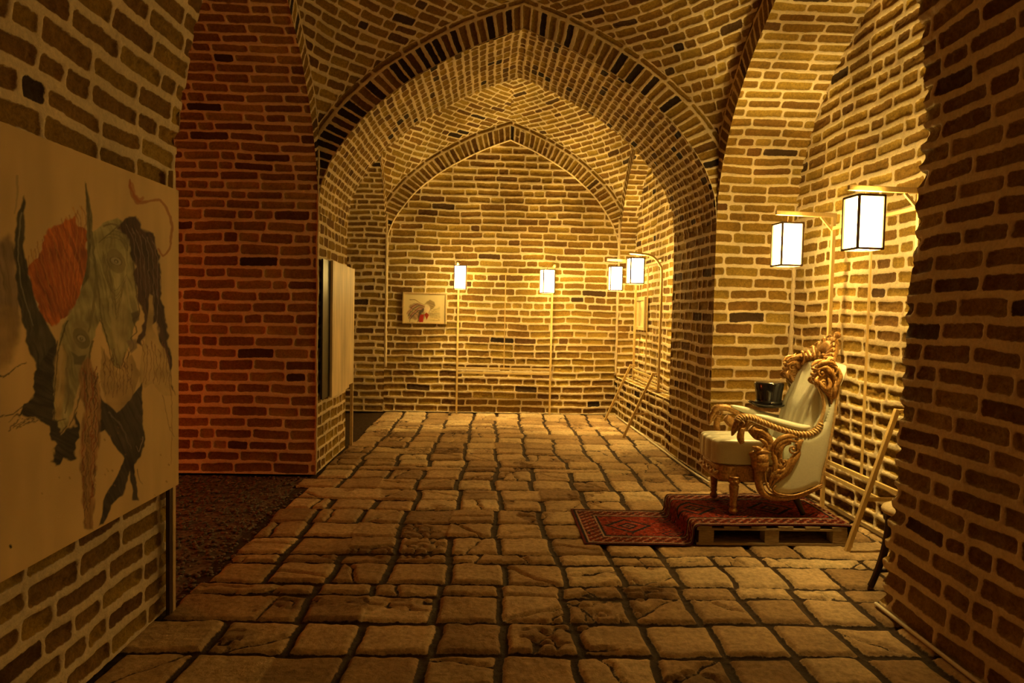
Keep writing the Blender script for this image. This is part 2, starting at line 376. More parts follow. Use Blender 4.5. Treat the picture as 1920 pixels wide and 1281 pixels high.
# arch between middle and far bay
def along(A, y0, y1, res, speca, seed):
    out = []
    for x, sd_, sp in ((XL, 1, S_JAMB), (XR, 2, dict(S_JAMB, bl=.27))):
        out.append(surf(lambda U, V, x=x: np.stack([U*0+x, U, V], -1), (y0, y1), (0, 2.352), res, (XC, (y0+y1)/2, 1.5), dict(sp, seed=seed+sd_), low=.8, seed=seed+sd_, fade='u'))
    def fld(V, U):
        s, r = bricks(U, V, **dict(speca, seed=seed+7)); k = sstep(2.2, 3.0, AX.at(V)[1])
        return s, np.clip(r-.03, 0, 1)
    out.append(surf(lambda V, U: np.stack([AX.at(V)[0], U, AX.at(V)[1]], -1), (0, AX.L), (y0, y1), res, (XC, (y0+y1)/2, 1.5), None, field=fld, seed=seed, fade=False))
    return out
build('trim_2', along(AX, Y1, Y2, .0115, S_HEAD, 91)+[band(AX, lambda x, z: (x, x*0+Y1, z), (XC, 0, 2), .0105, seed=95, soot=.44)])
# far bay
build('ceiling.001', [vault(XC, HX, CY3, HY3, .0125, 101)])
build('wall_far', [surf(lambda U, V: np.stack([U, U*0+Y3+.07, V], -1), (-3.1, 2.25), (0, 4.15), .0135, (0, 0, 1.5), dict(S_WALL, bl=.33, seed=111), fade=False, low=1.0, warped=False, seed=111)])
def thin_intrados():
    return surf(lambda V, U: np.stack([AX.at(V)[0], U, AX.at(V)[1]], -1), (0, AX.L), (Y3-.002, Y3+.08), .02, (XC, 0, 1.5), None, field=lambda V, U: (V*0-.03, V*0+.5), fade=False)
build('trim_3', [band(AX, lambda x, z: (x, x*0+Y3, z), (XC, 0, 2), seed=115), thin_intrados()])
build('trim_4', barrel(AY3, XR, 2.28, (-1, 1), .55, (2.2, CY3, 1.5), S_WALL, S_THIN, .014, 121)+
      [band(AY3, lambda y, z: (y*0+XR, y, z), (0, CY3, 2), .014, seed=125)])
build('wall_far_right', [surf(lambda U, V: np.stack([U*0+2.26, U, V], -1), (Y2-.02, Y3+.05), (.5, 4.15), .014, (0, CY3, 1.5), dict(S_ROUGH, seed=131), fade=False, low=1.5, rough=1.4, seed=131),
                         surf(lambda U, V: np.stack([U*0+XR, U, V], -1), (Y2-.02, Y3+.08), (-.01, .57), .012, (0, CY3, .3), dict(S_ROUGH, seed=132), low=2.5, rough=1.4, depth=.013, seed=132),
                         surf(lambda U, V: np.stack([U, V, U*0+.57], -1), (XR, 2.28), (Y2, Y3+.08), .014, (2.1, CY3, 2), None, field=lambda u, v: bricks(v, u, seed=133), seed=133)])
build('wall_far_left', barrel(AY3, -3.0, XL, (-1, 1), 0, (-2.2, CY3, 1.5), S_ROUGH, dict(S_THIN, wob=.03), .015, 141)+
      [band(AY3, lambda y, z: (y*0+XL, y, z), (0, CY3, 2), .014, seed=145),
       surf(lambda U, V: np.stack([U*0-3.0, U, V], -1), (Y2, Y3+.07), (0, 4.1), .03, (0, CY3, 1.5), S_WALL, fade=False)])
# plaster corner beads
def bead(name, a, b, w=.03, d=.02):
    bm = bmesh.new(); n = 40
    a, b = Vector(a), Vector(b); pts = [tuple(a+(b-a)*i/n+Vector((random.uniform(-.004, .004), 0, 0))) for i in range(n+1)]
    sweep(bm, pts, [w/2*random.uniform(.75, 1.2) for _ in pts], n=6, smooth=0); o = obj(name, bm, M_PLASTER); o['kind'] = 'structure'; return o
bead('trim_5', (-1.535, Y3+.02, .66), (-1.535, Y3+.02, 2.9), .05)
bead('trim_6', (1.872, Y3-.0, .6), (1.872, Y3-.0, 2.9), .04)
bead('trim_7', (XL+.002, Y1-.002, 0), (XL+.002, Y1-.002, 2.9), .022)
bead('trim_8', (2.745, Y1-.012, .02), (2.745, Y1-.012, 2.3), .045)

# ------------------------------------------------------------ floor
colX = [-1.55]
rg = np.random.RandomState(5)
while colX[-1] < 3.0: colX.append(colX[-1]+.325+rg.uniform(-.03, .03))
rowY = [-1.7]
pat = [.30, .31, .155]
while rowY[-1] < 10.4: rowY.append(rowY[-1]+(rg.choice([.155, .29, .31, .33], p=[.2, .3, .3, .2])))
sh = 2.945-min(rowY, key=lambda q: abs(q-2.945)); rowY = [q+sh for q in rowY]
colX, rowY = np.array(colX), np.array(rowY)
def paving(x, y):
    xx = x+.045*fbm(x*1.1, y*1.5, 3)+.016*fbm(x*7, y*7, 4, 3); yy = y+.04*fbm(x*1.3, y*1.1, 8)+.016*fbm(x*7, y*7, 9, 3)
    j = np.clip(np.searchsorted(rowY, yy)-1, 0, len(rowY)-2)
    xs = xx+(_hash(j, j*0, 77)-.5)*.05
    i = np.clip(np.searchsorted(colX, xs)-1, 0, len(colX)-2)
    dl = xs-colX[i]; dr = colX[i+1]-xs
    h = _hash(i, j, 12)
    g1 = .012+.012*_hash(i, j, 13)
    # some neighbouring stones are one long stone
    mer = _hash(i, j, 31) < .12; merL = _hash(i-1, j, 31) < .12
    dl = np.where(merL, 1, dl); dr = np.where(mer, 1, dr)
    dd = yy-rowY[j]; du = rowY[j+1]-yy
    s = np.minimum(np.minimum(dl, dr), np.minimum(dd, du))-g1
    # cracked stones
    cx = (colX[i]+colX[i+1])/2; cy = (rowY[j]+rowY[j+1])/2
    an = _hash(i, j, 41)*3.14; off = (_hash(i, j, 42)-.5)*.16
    cr = np.abs((xs-cx)*np.cos(an)+(yy-cy)*np.sin(an)+off+.03*vn(x*14, y*14, 55))-.006
    k = _hash(i, j, 43) < .42; s = np.where(k, np.minimum(s, cr), s)
    side = (xs-cx)*np.cos(an)+(yy-cy)*np.sin(an)+off > 0
    # broken corners and rubble
    br = fbm(x*2.6, y*2.6, 66, 3)
    rub = sstep(.27, .36, br)
    pw = np.abs(vn(x*17, y*17, 71))-.05
    s = np.where(rub > .5, np.minimum(s, pw*.12), s)
    rn = np.clip(.15+.8*h+np.where(k & side, .12, 0)-.35*rub, 0, 1)
    t = (_hash(i, j, 51)-.5)*.05*(xs-cx)+(_hash(i, j, 52)-.5)*.05*(yy-cy)
    return s, rn, t+(_hash(i, j, 53)-.5)*.012
def floor_part(x0, x1, y0, y1, res):
    X, Y = np.meshgrid(np.linspace(x0, x1, int((x1-x0)/res)+1), np.linspace(y0, y1, int((y1-y0)/res)+1), indexing='ij')
    s, rn, t = paving(X, Y); ins = sstep(-.012, .02, s)
    z = -.024+ins*(.024+t)+.004*vn(X*40, Y*40, 2)+ins*.006*fbm(X*12, Y*12, 6, 3)+.010*fbm(X*.9, Y*.9, 21)
    return dict(P=np.stack([X, Y, z-.004], -1), flip=False, attrs=dict(sd=s, rn=rn))
build('floor', [floor_part(-1.62, 2.85, 2.4, 6.2, .0105), floor_part(-3.1, 2.85, 6.2, 10.2, .0145), floor_part(-1.62, 2.3, -1.6, 2.4, .04)], PAVER)
# gravel of the side passage
X, Y = np.meshgrid(np.linspace(-4.7, -1.5, 160), np.linspace(3.4, 6.2, 140), indexing='ij')
gm = grid_mesh('floor', [dict(P=np.stack([X, Y, -.035+.012*fbm(X*6, Y*6, 3)], -1), attrs=dict(sd=X*0, rn=X*0))], M_PEBBLE); to_obj('floor', gm, kind='structure')
ico = bmesh.new(); bmesh.ops.create_icosphere(ico, subdivisions=1, radius=1); iv = np.array([v.co[:] for v in ico.verts]); ifc = np.array([[v.index for v in f_.verts] for f_ in ico.faces]); ico.free()
rg = np.random.RandomState(9); n = 5200
px = rg.uniform(-4.0, -1.50, n); py = rg.uniform(3.45, 6.13, n); keep = px < -1.53+.06*rg.randn(n); px, py = px[keep], py[keep]; n = len(px)
sz = rg.uniform(.006, .019, n); A = rg.rand(n)*6.28
V = iv[None]*np.stack([sz*rg.uniform(.8, 1.4, n), sz, sz*.6], -1)[:, None, :]*(1+.25*rg.randn(n, len(iv), 1)*.6)
Vx = V[..., 0]*np.cos(A)[:, None]-V[..., 1]*np.sin(A)[:, None]+px[:, None]; Vy = V[..., 0]*np.sin(A)[:, None]+V[..., 1]*np.cos(A)[:, None]+py[:, None]
Vz = V[..., 2]+(-.028+rg.uniform(0, .012, n))[:, None]
me = bpy.data.meshes.new('gravel'); VV = np.stack([Vx, Vy, Vz], -1).reshape(-1, 3)
FF = (ifc[None]+(np.arange(n)*len(iv))[:, None, None]).reshape(-1, 3)
me.vertices.add(len(VV)); me.vertices.foreach_set('co', VV.astype(np.float32).ravel()); me.loops.add(FF.size); me.loops.foreach_set('vertex_index', FF.astype(np.int32).ravel())
me.polygons.add(len(FF)); me.polygons.foreach_set('loop_start', np.arange(0, FF.size, 3, dtype=np.int32)); me.update(calc_edges=True); me.materials.append(M_PEBBLE)
tag(to_obj('gravel', me), 'dark loose gravel covering the floor of the side passage on the left', 'gravel', kind='stuff')
#--OBJECTS--
# ------------------------------------------------------------ painting helpers (numpy)
def to_pix(X, Y, Z):
    """where a point of a canvas falls in the photograph (used to lay out the drawing on the canvas)"""
    d = np.stack([X, Y, Z-CZ], -1); z = d@F_; return W_PX/2+F_PX*(d@R_)/z, H_PX/2-F_PX*(d@U_)/z
class Paint:
    def __init__(s, x, y, base): s.x, s.y = x, y; s.c = np.ones(x.shape+(3,))*np.array(base)
    def sdf(s, pts, wob, seed, wf=.05):
        x = s.x+wob*fbm(s.x*wf, s.y*wf, seed); y = s.y+wob*fbm(s.x*wf, s.y*wf, seed+50)
        P = np.array(pts, float); ins = np.zeros(x.shape, bool); d = np.full(x.shape, 1e9)
        for i in range(len(P)):
            a, b = P[i], P[(i+1) % len(P)]
            cond = ((a[1] > y) != (b[1] > y)) & (x < (b[0]-a[0])*(y-a[1])/((b[1]-a[1]) or 1e-9)+a[0]); ins ^= cond
            t = np.clip(((x-a[0])*(b[0]-a[0])+(y-a[1])*(b[1]-a[1]))/(((b-a)**2).sum()+1e-9), 0, 1)
            d = np.minimum(d, np.hypot(x-a[0]-t*(b[0]-a[0]), y-a[1]-t*(b[1]-a[1])))
        return np.where(ins, d, -d)
    def mixin(s, a, col): s.c = s.c*(1-a[..., None])+np.array(col)*a[..., None] if not isinstance(col, np.ndarray) or col.ndim == 1 else s.c*(1-a[..., None])+col*a[..., None]
    def poly(s, pts, col, soft=2, wob=5, seed=1, op=1, streak=0, sang=0, tone=.25, sf=.3):
        d = s.sdf(pts, wob, seed); a = sstep(-soft/2, soft/2, d)*op
        ca, sa = math.cos(sang), math.sin(sang); wx = s.x+9*fbm(s.x*.03, s.y*.03, seed+31); wy = s.y+9*fbm(s.x*.03, s.y*.03, seed+32); q = vn((-wx*sa+wy*ca)*sf, (wx*ca+wy*sa)*sf*.07, seed+3)+.5*vn((-wx*sa+wy*ca)*sf*2.3+9, (wx*ca+wy*sa)*sf*.11+5, seed+4)
        cc = np.array(col)*(1+streak*2*q[..., None])*(1+tone*fbm(s.x*.04, s.y*.04, seed+7)[..., None]*2)
        s.mixin(a, np.clip(cc, 0, 1))
    def stroke(s, pts, w, col, seed=1, wob=2, op=1, sm=5):
        P = smooth_pts(pts, sm) if sm else np.array(pts, float); d = np.full(s.x.shape, 1e9)
        x = s.x+wob*fbm(s.x*.08, s.y*.08, seed); y = s.y+wob*fbm(s.x*.08, s.y*.08, seed+50)
        W = np.linspace(w, w*.5, len(P)) if np.isscalar(w) else np.interp(np.linspace(0, 1, len(P)), np.linspace(0, 1, len(w)), w)
        for i in range(len(P)-1):
            a, b = P[i], P[i+1]; t = np.clip(((x-a[0])*(b[0]-a[0])+(y-a[1])*(b[1]-a[1]))/(((b-a)**2).sum()+1e-9), 0, 1)
            d = np.minimum(d, np.hypot(x-a[0]-t*(b[0]-a[0]), y-a[1]-t*(b[1]-a[1]))-W[i]/2)
        s.mixin(sstep(.8, -.8, d)*op, np.array(col, float))
def slab(bm, c, s): return box(bm, c, s)

# ------------------------------------------------------------ large painting on the near left wall
PX0, PY0, PY1, PZ0, PZ1 = -1.505, 1.93, 3.32, .635, 2.045
t = thing('panel_painting', 'large unframed painting of horned grey faces and orange hair on the left wall', 'painting', (PX0, (PY0+PY1)/2, PZ0))
ny, nz = 400, 400
Yg, Zg = np.meshgrid(np.linspace(PY0, PY1, ny), np.linspace(PZ0, PZ1, nz), indexing='ij')
gx, gy = to_pix(Yg*0+PX0, Yg, Zg)
p = Paint(gx, gy, (.68, .49, .235))
p.c = p.c*(1+.10*fbm(Yg*9, Zg*2.2, 3)[..., None]*2+.07*fbm(Yg*2, Zg*3, 4)[..., None]*2)
p.poly([(-40, 480), (8, 440), (22, 470), (30, 560), (26, 640), (10, 680), (-60, 690)], (.20, .14, .10), 14, 8, 1, .8, .5, 1.4)
p.poly([(-60, 560), (20, 575), (30, 640), (5, 690), (-60, 700)], (.42, .28, .12), 20, 8, 2, .7)
p.poly([(112, 412), (104, 424), (92, 428), (80, 445), (74, 470), (60, 488), (43, 507), (46, 545), (66, 590), (98, 612), (122, 592), (142, 552), (156, 502), (160, 440), (145, 418), (130, 405), (120, 415)], (.46, .125, .022), 4, 16, 3, 1, .35, 1.25, .3)
for i in range(26):
    a = i/25; x0 = 46+a*105; y0 = 500-a*95+8*math.sin(i*2.3)
    p.stroke([(x0-4, y0-14-10*abs(math.sin(i*1.7))), (x0+3, y0+14), (90+a*45, 600-a*40)], 2.0, (.30, .06, .015) if i % 3 else (.62, .25, .05), i, 4, .55)
p.poly([(37, 366), (40, 410), (38, 460), (48, 520), (66, 580), (100, 640), (106, 700), (92, 730), (70, 715), (44, 640), (27, 560), (20, 470), (24, 410)], (.07, .06, .042), 4, 5, 5, 1, .35, 1.4)
p.stroke([(33, 400), (27, 470), (34, 540), (55, 610)], 3, (.36, .33, .22), 3, 2, .6)
p.stroke([(24, 330), (26, 360), (20, 400)], 5, (.30, .24, .14), 3, 2, .5)
p.poly([(153, 340), (161, 372), (168, 405), (167, 450), (172, 520), (168, 580), (150, 575), (146, 545), (156, 500), (158, 440), (156, 390)], (.17, .15, .075), 3, 3, 6, 1, .3, 1.5)
p.stroke([(154, 345), (160, 400), (163, 460), (160, 530)], 2.5, (.11, .09, .05), 4, 2, .8)
p.poly([(166, 436), (185, 418), (215, 410), (238, 428), (244, 480), (252, 540), (255, 588), (243, 622), (237, 650), (223, 692), (206, 684), (196, 640), (182, 600), (170, 640), (150, 700), (137, 742), (122, 790), (106, 812), (94, 790), (90, 740), (97, 670), (107, 620), (122, 592), (146, 550), (162, 500)], (.36, .325, .165), 4, 6, 7, 1, .25, 1.3, .3)
p.poly([(206, 560), (222, 540), (234, 560), (232, 640), (222, 685), (210, 670), (204, 620)], (.42, .35, .18), 10, 5, 8, .8, .2, 1.5)
p.poly([(97, 668), (108, 640), (118, 668), (114, 740), (106, 790), (95, 785)], (.50, .36, .16), 8, 4, 9, .9)
p.poly([(128, 610), (140, 600), (158, 612), (166, 640), (160, 680), (144, 715), (134, 680)], (.34, .29, .15), 8, 4, 10, .8)
for pts, w, cc in (([(238, 440), (244, 490), (251, 545), (256, 588), (243, 600), (252, 622), (240, 634), (246, 650), (236, 662), (224, 692)], 3, (.06, .045, .03)), ([(183, 600), (196, 642), (205, 680), (222, 692)], 2.5, (.09, .07, .04)),
                   ([(166, 436), (170, 480), (178, 540), (184, 600)], 5, (.16, .14, .07)), ([(120, 600), (107, 640), (99, 690), (94, 745), (96, 800)], 3, (.05, .04, .03)), ([(108, 650), (106, 700), (102, 760)], 6, (.58, .44, .22)),
                   ([(118, 800), (106, 812), (97, 800), (104, 790), (116, 786)], 3, (.05, .035, .03)), ([(168, 640), (158, 690), (144, 740), (132, 780), (124, 800)], 4, (.08, .065, .04)), ([(176, 520), (168, 580), (160, 620)], 7, (.20, .175, .09)),
                   ([(200, 560), (206, 610), (216, 650)], 6, (.50, .42, .22)), ([(230, 520), (236, 560), (240, 585)], 5, (.50, .42, .22)), ([(188, 425), (205, 420), (228, 432)], 5, (.17, .13, .07)), ([(118, 690), (122, 740), (116, 775)], 5, (.20, .16, .09))):
    p.stroke(pts, w, cc, int(w*7), 3, .75)
for cx, cy, r in ((212, 490, 8), (146, 635, 7)):
    for k, cc in ((2.0, (.24, .21, .11)), (1.35, (.16, .13, .07)), (1.1, (.40, .35, .22)), (.5, (.10, .08, .05)), (.2, (.5, .45, .3))):
        p.poly([(cx+r*k*math.cos(a)*(1.0 if k < 1 else 1.15), cy+r*k*(1.5 if k > 1.5 else .8 if k > .9 else 1)*math.sin(a+.3)) for a in np.linspace(0, 6.28, 14)[:-1]], cc, 2, 2, int(k*10), .85)
for i in range(7):
    p.stroke([(186+i*2, 470+i*4), (192+i*3, 520+i*7), (212, 545+i*9), (232-i*1.5, 515+i*6)], 1.7, (.16, .135, .07), i+20, 3, .7)
for i in range(5): p.stroke([(180+i*6, 455-i*5), (196+i*6, 445-i*6), (220+i*3, 452-i*5), (234, 470)], 1.8, (.13, .11, .06), i+40, 3, .7)
p.poly([(128, 660), (140, 668), (156, 665), (150, 684), (134, 684)], (.09, .08, .05), 3, 3, 11, .8)
p.poly([(240, 588), (256, 582), (254, 600), (246, 606)], (.10, .07, .05), 4, 2, 12, .8)
p.poly([(232, 640), (250, 636), (252, 652), (240, 662)], (.20, .15, .12), 4, 2, 12, .8)
p.poly([(238, 404), (252, 402), (262, 428), (282, 440), (294, 478), (297, 540), (303, 600), (316, 660), (322, 740), (310, 700), (296, 640), (286, 600), (272, 620), (262, 650), (254, 640), (262, 598), (252, 540), (244, 490), (236, 452), (214, 428), (226, 412)], (.065, .03, .025), 4, 9, 13, 1, .6, 1.35)
for i in range(12): p.stroke([(226+i*5, 418+i*3), (240+i*4.6, 450+i*4), (250+i*3.6, 520+i*8)], 1.5, (.32, .22, .17) if i % 2 else (.05, .03, .03), i+3, 4, .6)
p.stroke([(236, 338), (246, 372), (262, 380), (292, 374), (308, 392), (317, 425), (314, 462), (302, 478), (291, 466)], [3, 9, 5, 4, 5, 4, 4, 3], (.34, .12, .045), 2, 3, .8)
p.stroke([(240, 345), (252, 375), (262, 372)], [10, 8, 3], (.38, .10, .03), 6, 6, .6)
p.poly([(276, 552), (283, 556), (282, 612), (292, 640), (304, 652), (316, 700), (318, 742), (300, 742), (282, 718), (266, 728), (255, 716), (262, 652), (270, 618)], (.50, .36, .17), 3, 4, 14, .95)
for i in range(9): p.stroke([(262+i*6, 640+7*(i % 3)), (266+i*6, 680), (262+i*6.5, 715+5*(i % 2))], 1.5, (.20, .08, .05), i+70, 5, .75)
p.poly([(184, 650), (196, 668), (214, 700), (228, 676), (240, 662), (256, 700), (246, 735), (228, 764), (212, 772), (196, 762), (182, 722)], (.46, .32, .15), 3, 5, 15, .95)
for i in range(10): p.stroke([(186+i*6, 655+9*((i*3) % 4)), (192+i*5.5, 700), (190+i*6, 745-8*(i % 3))], 1.7, (.13, .06, .05), i+90, 7, .8)
p.poly([(178, 740), (196, 760), (214, 775), (236, 750), (262, 716), (262, 790), (267, 838), (257, 856), (246, 872), (255, 936), (245, 940), (238, 886), (226, 930), (204, 948), (188, 982), (180, 984), (192, 930), (214, 892), (228, 858), (205, 832), (190, 806), (180, 812)], (.05, .038, .033), 3, 5, 16, 1, .45, 1.2)
p.stroke([(196, 775), (222, 800), (240, 840)], 3, (.24, .19, .15), 5, 5, .5); p.stroke([(262, 820), (256, 846), (250, 836)], 2, (.35, .27, .2), 5, 3, .7)
p.stroke([(252, 880), (256, 900), (262, 908)], 1.5, (.08, .06, .05), 5, 1, .8)
p.poly([(66, 690), (96, 640), (92, 740), (95, 790), (108, 814), (124, 800), (136, 770), (140, 845), (128, 870), (112, 862), (96, 876), (88, 862), (100, 834), (80, 802), (60, 782), (36, 776), (14, 790), (44, 762), (60, 720)], (.045, .035, .026), 4, 13, 17, 1, .5, .4)
p.stroke([(-40, 690), (0, 705), (22, 688), (44, 680)], 3, (.07, .05, .04), 6, 4, .9); p.stroke([(-30, 785), (10, 778), (40, 762)], 3, (.06, .05, .04), 6, 4, .9)
for i in range(6): p.stroke([(10+i*7, 808-i*3), (26+i*7, 788+4*(i % 2)), (50+i*5, 786)], 2, (.08, .06, .05), i+33, 6, .8)
p.poly([(142, 700), (158, 668), (172, 700), (182, 740), (184, 830), (172, 866), (168, 992), (152, 992), (144, 860), (150, 780)], (.30, .16, .07), 5, 7, 18, .85, .5, 1.5)
for i in range(9): p.stroke([(150+i*4, 690+12*(i % 3)), (156+(i*5) % 22, 760), (150+(i*7) % 26, 840), (152+(i*5) % 18, 985-18*(i % 4))], 2.2, ((.25, .045, .02), (.08, .05, .03), (.46, .28, .11))[i % 3], i+120, 8, .8)
p.stroke([(312, 700), (318, 780), (316, 870)], 1.6, (.22, .11, .06), 7, 3, .6); p.stroke([(300, 740), (312, 800), (322, 820)], 1.6, (.18, .1, .06), 8, 3, .6)
rg = np.random.RandomState(4)
for i in range(26):
    x, y = rg.uniform(60, 320), rg.uniform(800, 930); p.stroke([(x, y), (x+1.5, y+1.5)], rg.uniform(1, 2.6), (.22, .12, .06), i, 1, .7, 0)
p.stroke([(12, 1024), (13, 1026)], 5, (.03, .02, .02), 1, 0, 1, 0)
c = grid_mesh('canvas', [dict(P=np.stack([Yg*0+.012, Yg-(PY0+PY1)/2, Zg-PZ0], -1), flip=False, attrs=dict(paint=np.clip(p.c, 0, 1)))], M_CANVAS)
to_obj('canvas', c, t)
bm = bmesh.new(); box(bm, (0, 0, (PZ1-PZ0)/2), (.022, PY1-PY0, PZ1-PZ0)); obj('backing_board', bm, M_WOOD, t, False)
t = thing('display_post', 'pale vertical wooden post holding the right edge of the large horned painting', 'post', (-1.535, 3.345, 0))
bm = bmesh.new(); box(bm, (0, 0, 1.07), (.022, .03, 2.14)); obj('post', bm, M_WOOD, t, False, .002)
bm = bmesh.new(); box(bm, (-.0, -.032, .33), (.018, .03, .66)); obj('backing_strip', bm, M_DARKWOOD, t, False)

# ------------------------------------------------------------ board on the left pier
t = thing('display_board', 'tall pale wood grained board hung on the left pier beside the red wall', 'board', (-1.50, 6.95, 0))
bm = bmesh.new(); v = [(-.0, -.49, 1.95), (-.0, .53, 1.93), (-.0, .53, .70), (-.0, .30, .70), (-.0, .30, .67), (0, -.49, .66)]
f0 = [bm.verts.new((a+.018, b, c_)) for a, b, c_ in v]; f1 = [bm.verts.new((a-.004, b, c_)) for a, b, c_ in v]
bm.faces.new(f0); bm.faces.new(f1[::-1])
for i in range(6): bm.faces.new((f0[i], f0[(i+1) % 6], f1[(i+1) % 6], f1[i]))
obj('face_panel', bm, M_BOARD, t, False)
bm = bmesh.new(); box(bm, (-.018, -.60, 1.31), (.018, .30, 1.27)); tt = obj('black_panel', bm, M_BLACK, t, False)
bm = bmesh.new(); box(bm, (-.005, .555, .97), (.03, .03, 1.94)); obj('leg', bm, M_WOOD, t, False, .002)

# ------------------------------------------------------------ framed drawings
def framed(name, label, loc, rz, w, h, fn, fm=M_WOOD, fw=.022):
    t = thing(name, label, 'picture', loc, rz)
    bm = bmesh.new()
    for sx in (-1, 1): box(bm, (sx*(w/2-fw/2), -.018, 0), (fw, .036, h))
    for sz_ in (-1, 1): box(bm, (0, -.018, sz_*(h/2-fw/2)), (w-2*fw, .036, fw))
    obj('frame', bm, fm, t, False, .002)
    U, V = np.meshgrid(np.linspace(-w/2+fw*.8, w/2-fw*.8, 190), np.linspace(-h/2+fw*.8, h/2-fw*.8, 140), indexing='ij')
    p = Paint((U/w+.5)*120, (.5-V/h)*90, (.66, .55, .30)); fn(p)
    to_obj('drawing', grid_mesh('drawing', [dict(P=np.stack([U, U*0-.012, V], -1), flip=True, attrs=dict(paint=np.clip(p.c, 0, 1)))], M_CANVAS), t)
    bm = bmesh.new(); box(bm, (0, -.005, 0), (w-fw, .008, h-fw)); obj('backing', bm, M_WOOD, t, False)
    return t
def figure(p):
    p.poly([(14, 62), (22, 40), (40, 32), (58, 38), (64, 50), (50, 78), (36, 84), (14, 76)], (.30, .17, .10), 6, 8, 1, .8, .6, .6)
    for i in range(7): p.stroke([(60, 42+i), (42, 34+i*3), (26, 42+i*5), (12+i, 60+i*4)], 2.6, ((.20, .04, .03), (.40, .22, .20), (.08, .06, .04), (.34, .30, .12))[i % 4], i, 4, .9)
    p.stroke([(20, 22), (34, 22), (46, 30), (60, 38)], 2.6, (.24, .15, .06), 3, 2, .9)
    p.poly([(46, 52), (60, 42), (62, 62), (54, 80), (38, 84)], (.07, .05, .03), 5, 5, 4, .9)
    p.poly([(58, 42), (64, 34), (72, 38), (76, 46), (72, 60), (64, 66), (58, 56)], (.72, .58, .38), 3, 3, 5, .9)
    p.poly([(58, 34), (64, 24), (74, 21), (86, 26), (88, 36), (82, 44), (76, 48), (72, 38), (64, 34)], (.22, .15, .06), 4, 5, 6, .9, .5, .3)
    p.poly([(50, 60), (60, 56), (60, 76), (52, 78)], (.42, .34, .16), 4, 3, 7, .8)
    p.poly([(44, 80), (48, 64), (58, 64), (57, 84), (46, 86)], (.36, .02, .015), 2, 3, 8, 1)
    p.poly([(60, 64), (66, 58), (72, 64), (64, 78)], (.36, .03, .01), 2, 3, 9, 1)
    p.poly([(70, 60), (84, 44), (100, 44), (102, 80), (74, 82)], (.52, .40, .14), 6, 6, 10, .5, .6)
    p.stroke([(76, 46), (70, 60), (64, 70)], 1.4, (.2, .13, .06), 4, 2, .8)
    rg_ = np.random.RandomState(3)
    for i in range(30):
        x, y = rg_.uniform(72, 100), rg_.uniform(44, 82); p.stroke([(x, y), (x+2, y+1)], 1.2, (.30, .18, .05), i, 1, .6, 0)
framed('framed_picture', 'small framed drawing of a dark haired figure with red patches on the back wall', (-.97, Y3+.062, 1.535), 0, .65, .46, figure)
def study(p):
    p.poly([(46, 12), (58, 10), (60, 50), (56, 80), (44, 78)], (.20, .15, .07), 4, 6, 2, .8, .5, 1.5)
    p.poly([(60, 30), (74, 26), (76, 70), (62, 74)], (.46, .33, .12), 6, 5, 4, .6)
framed('framed_picture', 'pale framed picture seen edge on, on the far right wall behind the lanterns', (2.118, 9.52, 1.52), -math.pi/2, .62, .46, study, fw=.05)

# ------------------------------------------------------------ lamp stands and lanterns
def stand(label, loc, rz, L, arm, h=2.25, r1=.38, r2=.28, legs=True, z0=0, mid=True, curved=False, lean=.93, foot=.34, tb=.028):
    t = thing('lamp_stand', label, 'lamp stand', loc, rz, None)
    for x in (0, L):
        top = h+.06
        if curved and x == L:
            bm = bmesh.new(); sweep(bm, [(x, 0, z0), (x, 0, 1.2), (x, 0, h-.22), (x, -.03, h-.08), (x, -.13, h+.02), (x, -.30, h+.045), (x, -arm-.06, h+.05)], .016, 8); obj('post', bm, M_STAND, t)
        else:
            bm = bmesh.new(); bar(bm, (x, 0, z0), (x, 0, top), tb); obj('post', bm, M_STAND, t, False, .003)
            bm = bmesh.new(); bar(bm, (x, .02, h+.07), (x, -arm-.08, h+.08), tb*.9, .034); a = obj('arm', bm, M_STAND, t, False, .003)
            bm = bmesh.new(); bar(bm, (x, -.005, h-.05), (x, -.10, h+.055), tb*.6); obj('brace', bm, M_STAND, a, False)
    bm = bmesh.new(); bar(bm, (0, 0, h-.03), (L, 0, h-.03), .024); obj('top_rail', bm, M_STAND, t, False, .002)
    for z in (r1, r2):
        bm = bmesh.new(); bar(bm, (0, 0, z), (L, 0, z), .022, .028); obj('lower_rail', bm, M_STAND, t, False, .002)
    if mid:
        bm = bmesh.new(); bar(bm, (L/2, 0.004, r1), (L/2, 0.004, h-.03), .014); obj('centre_rod', bm, M_STAND, t, False)
    if legs:
        for x in (.06, L-.06) if legs is True else legs:
            bm = bmesh.new(); bar(bm, (x, -foot, .0), (x-.0, -.05, lean), .030); lg = obj('support_leg', bm, M_STAND, t, False, .003)
            for z in (lean-.012, lean*.37):
                yy = -foot+(foot-.05)*z/lean
                bm = bmesh.new(); bar(bm, (x, yy, z), (x, .012, z), .022); obj('tie_bar', bm, M_STAND, lg, False)
    return t
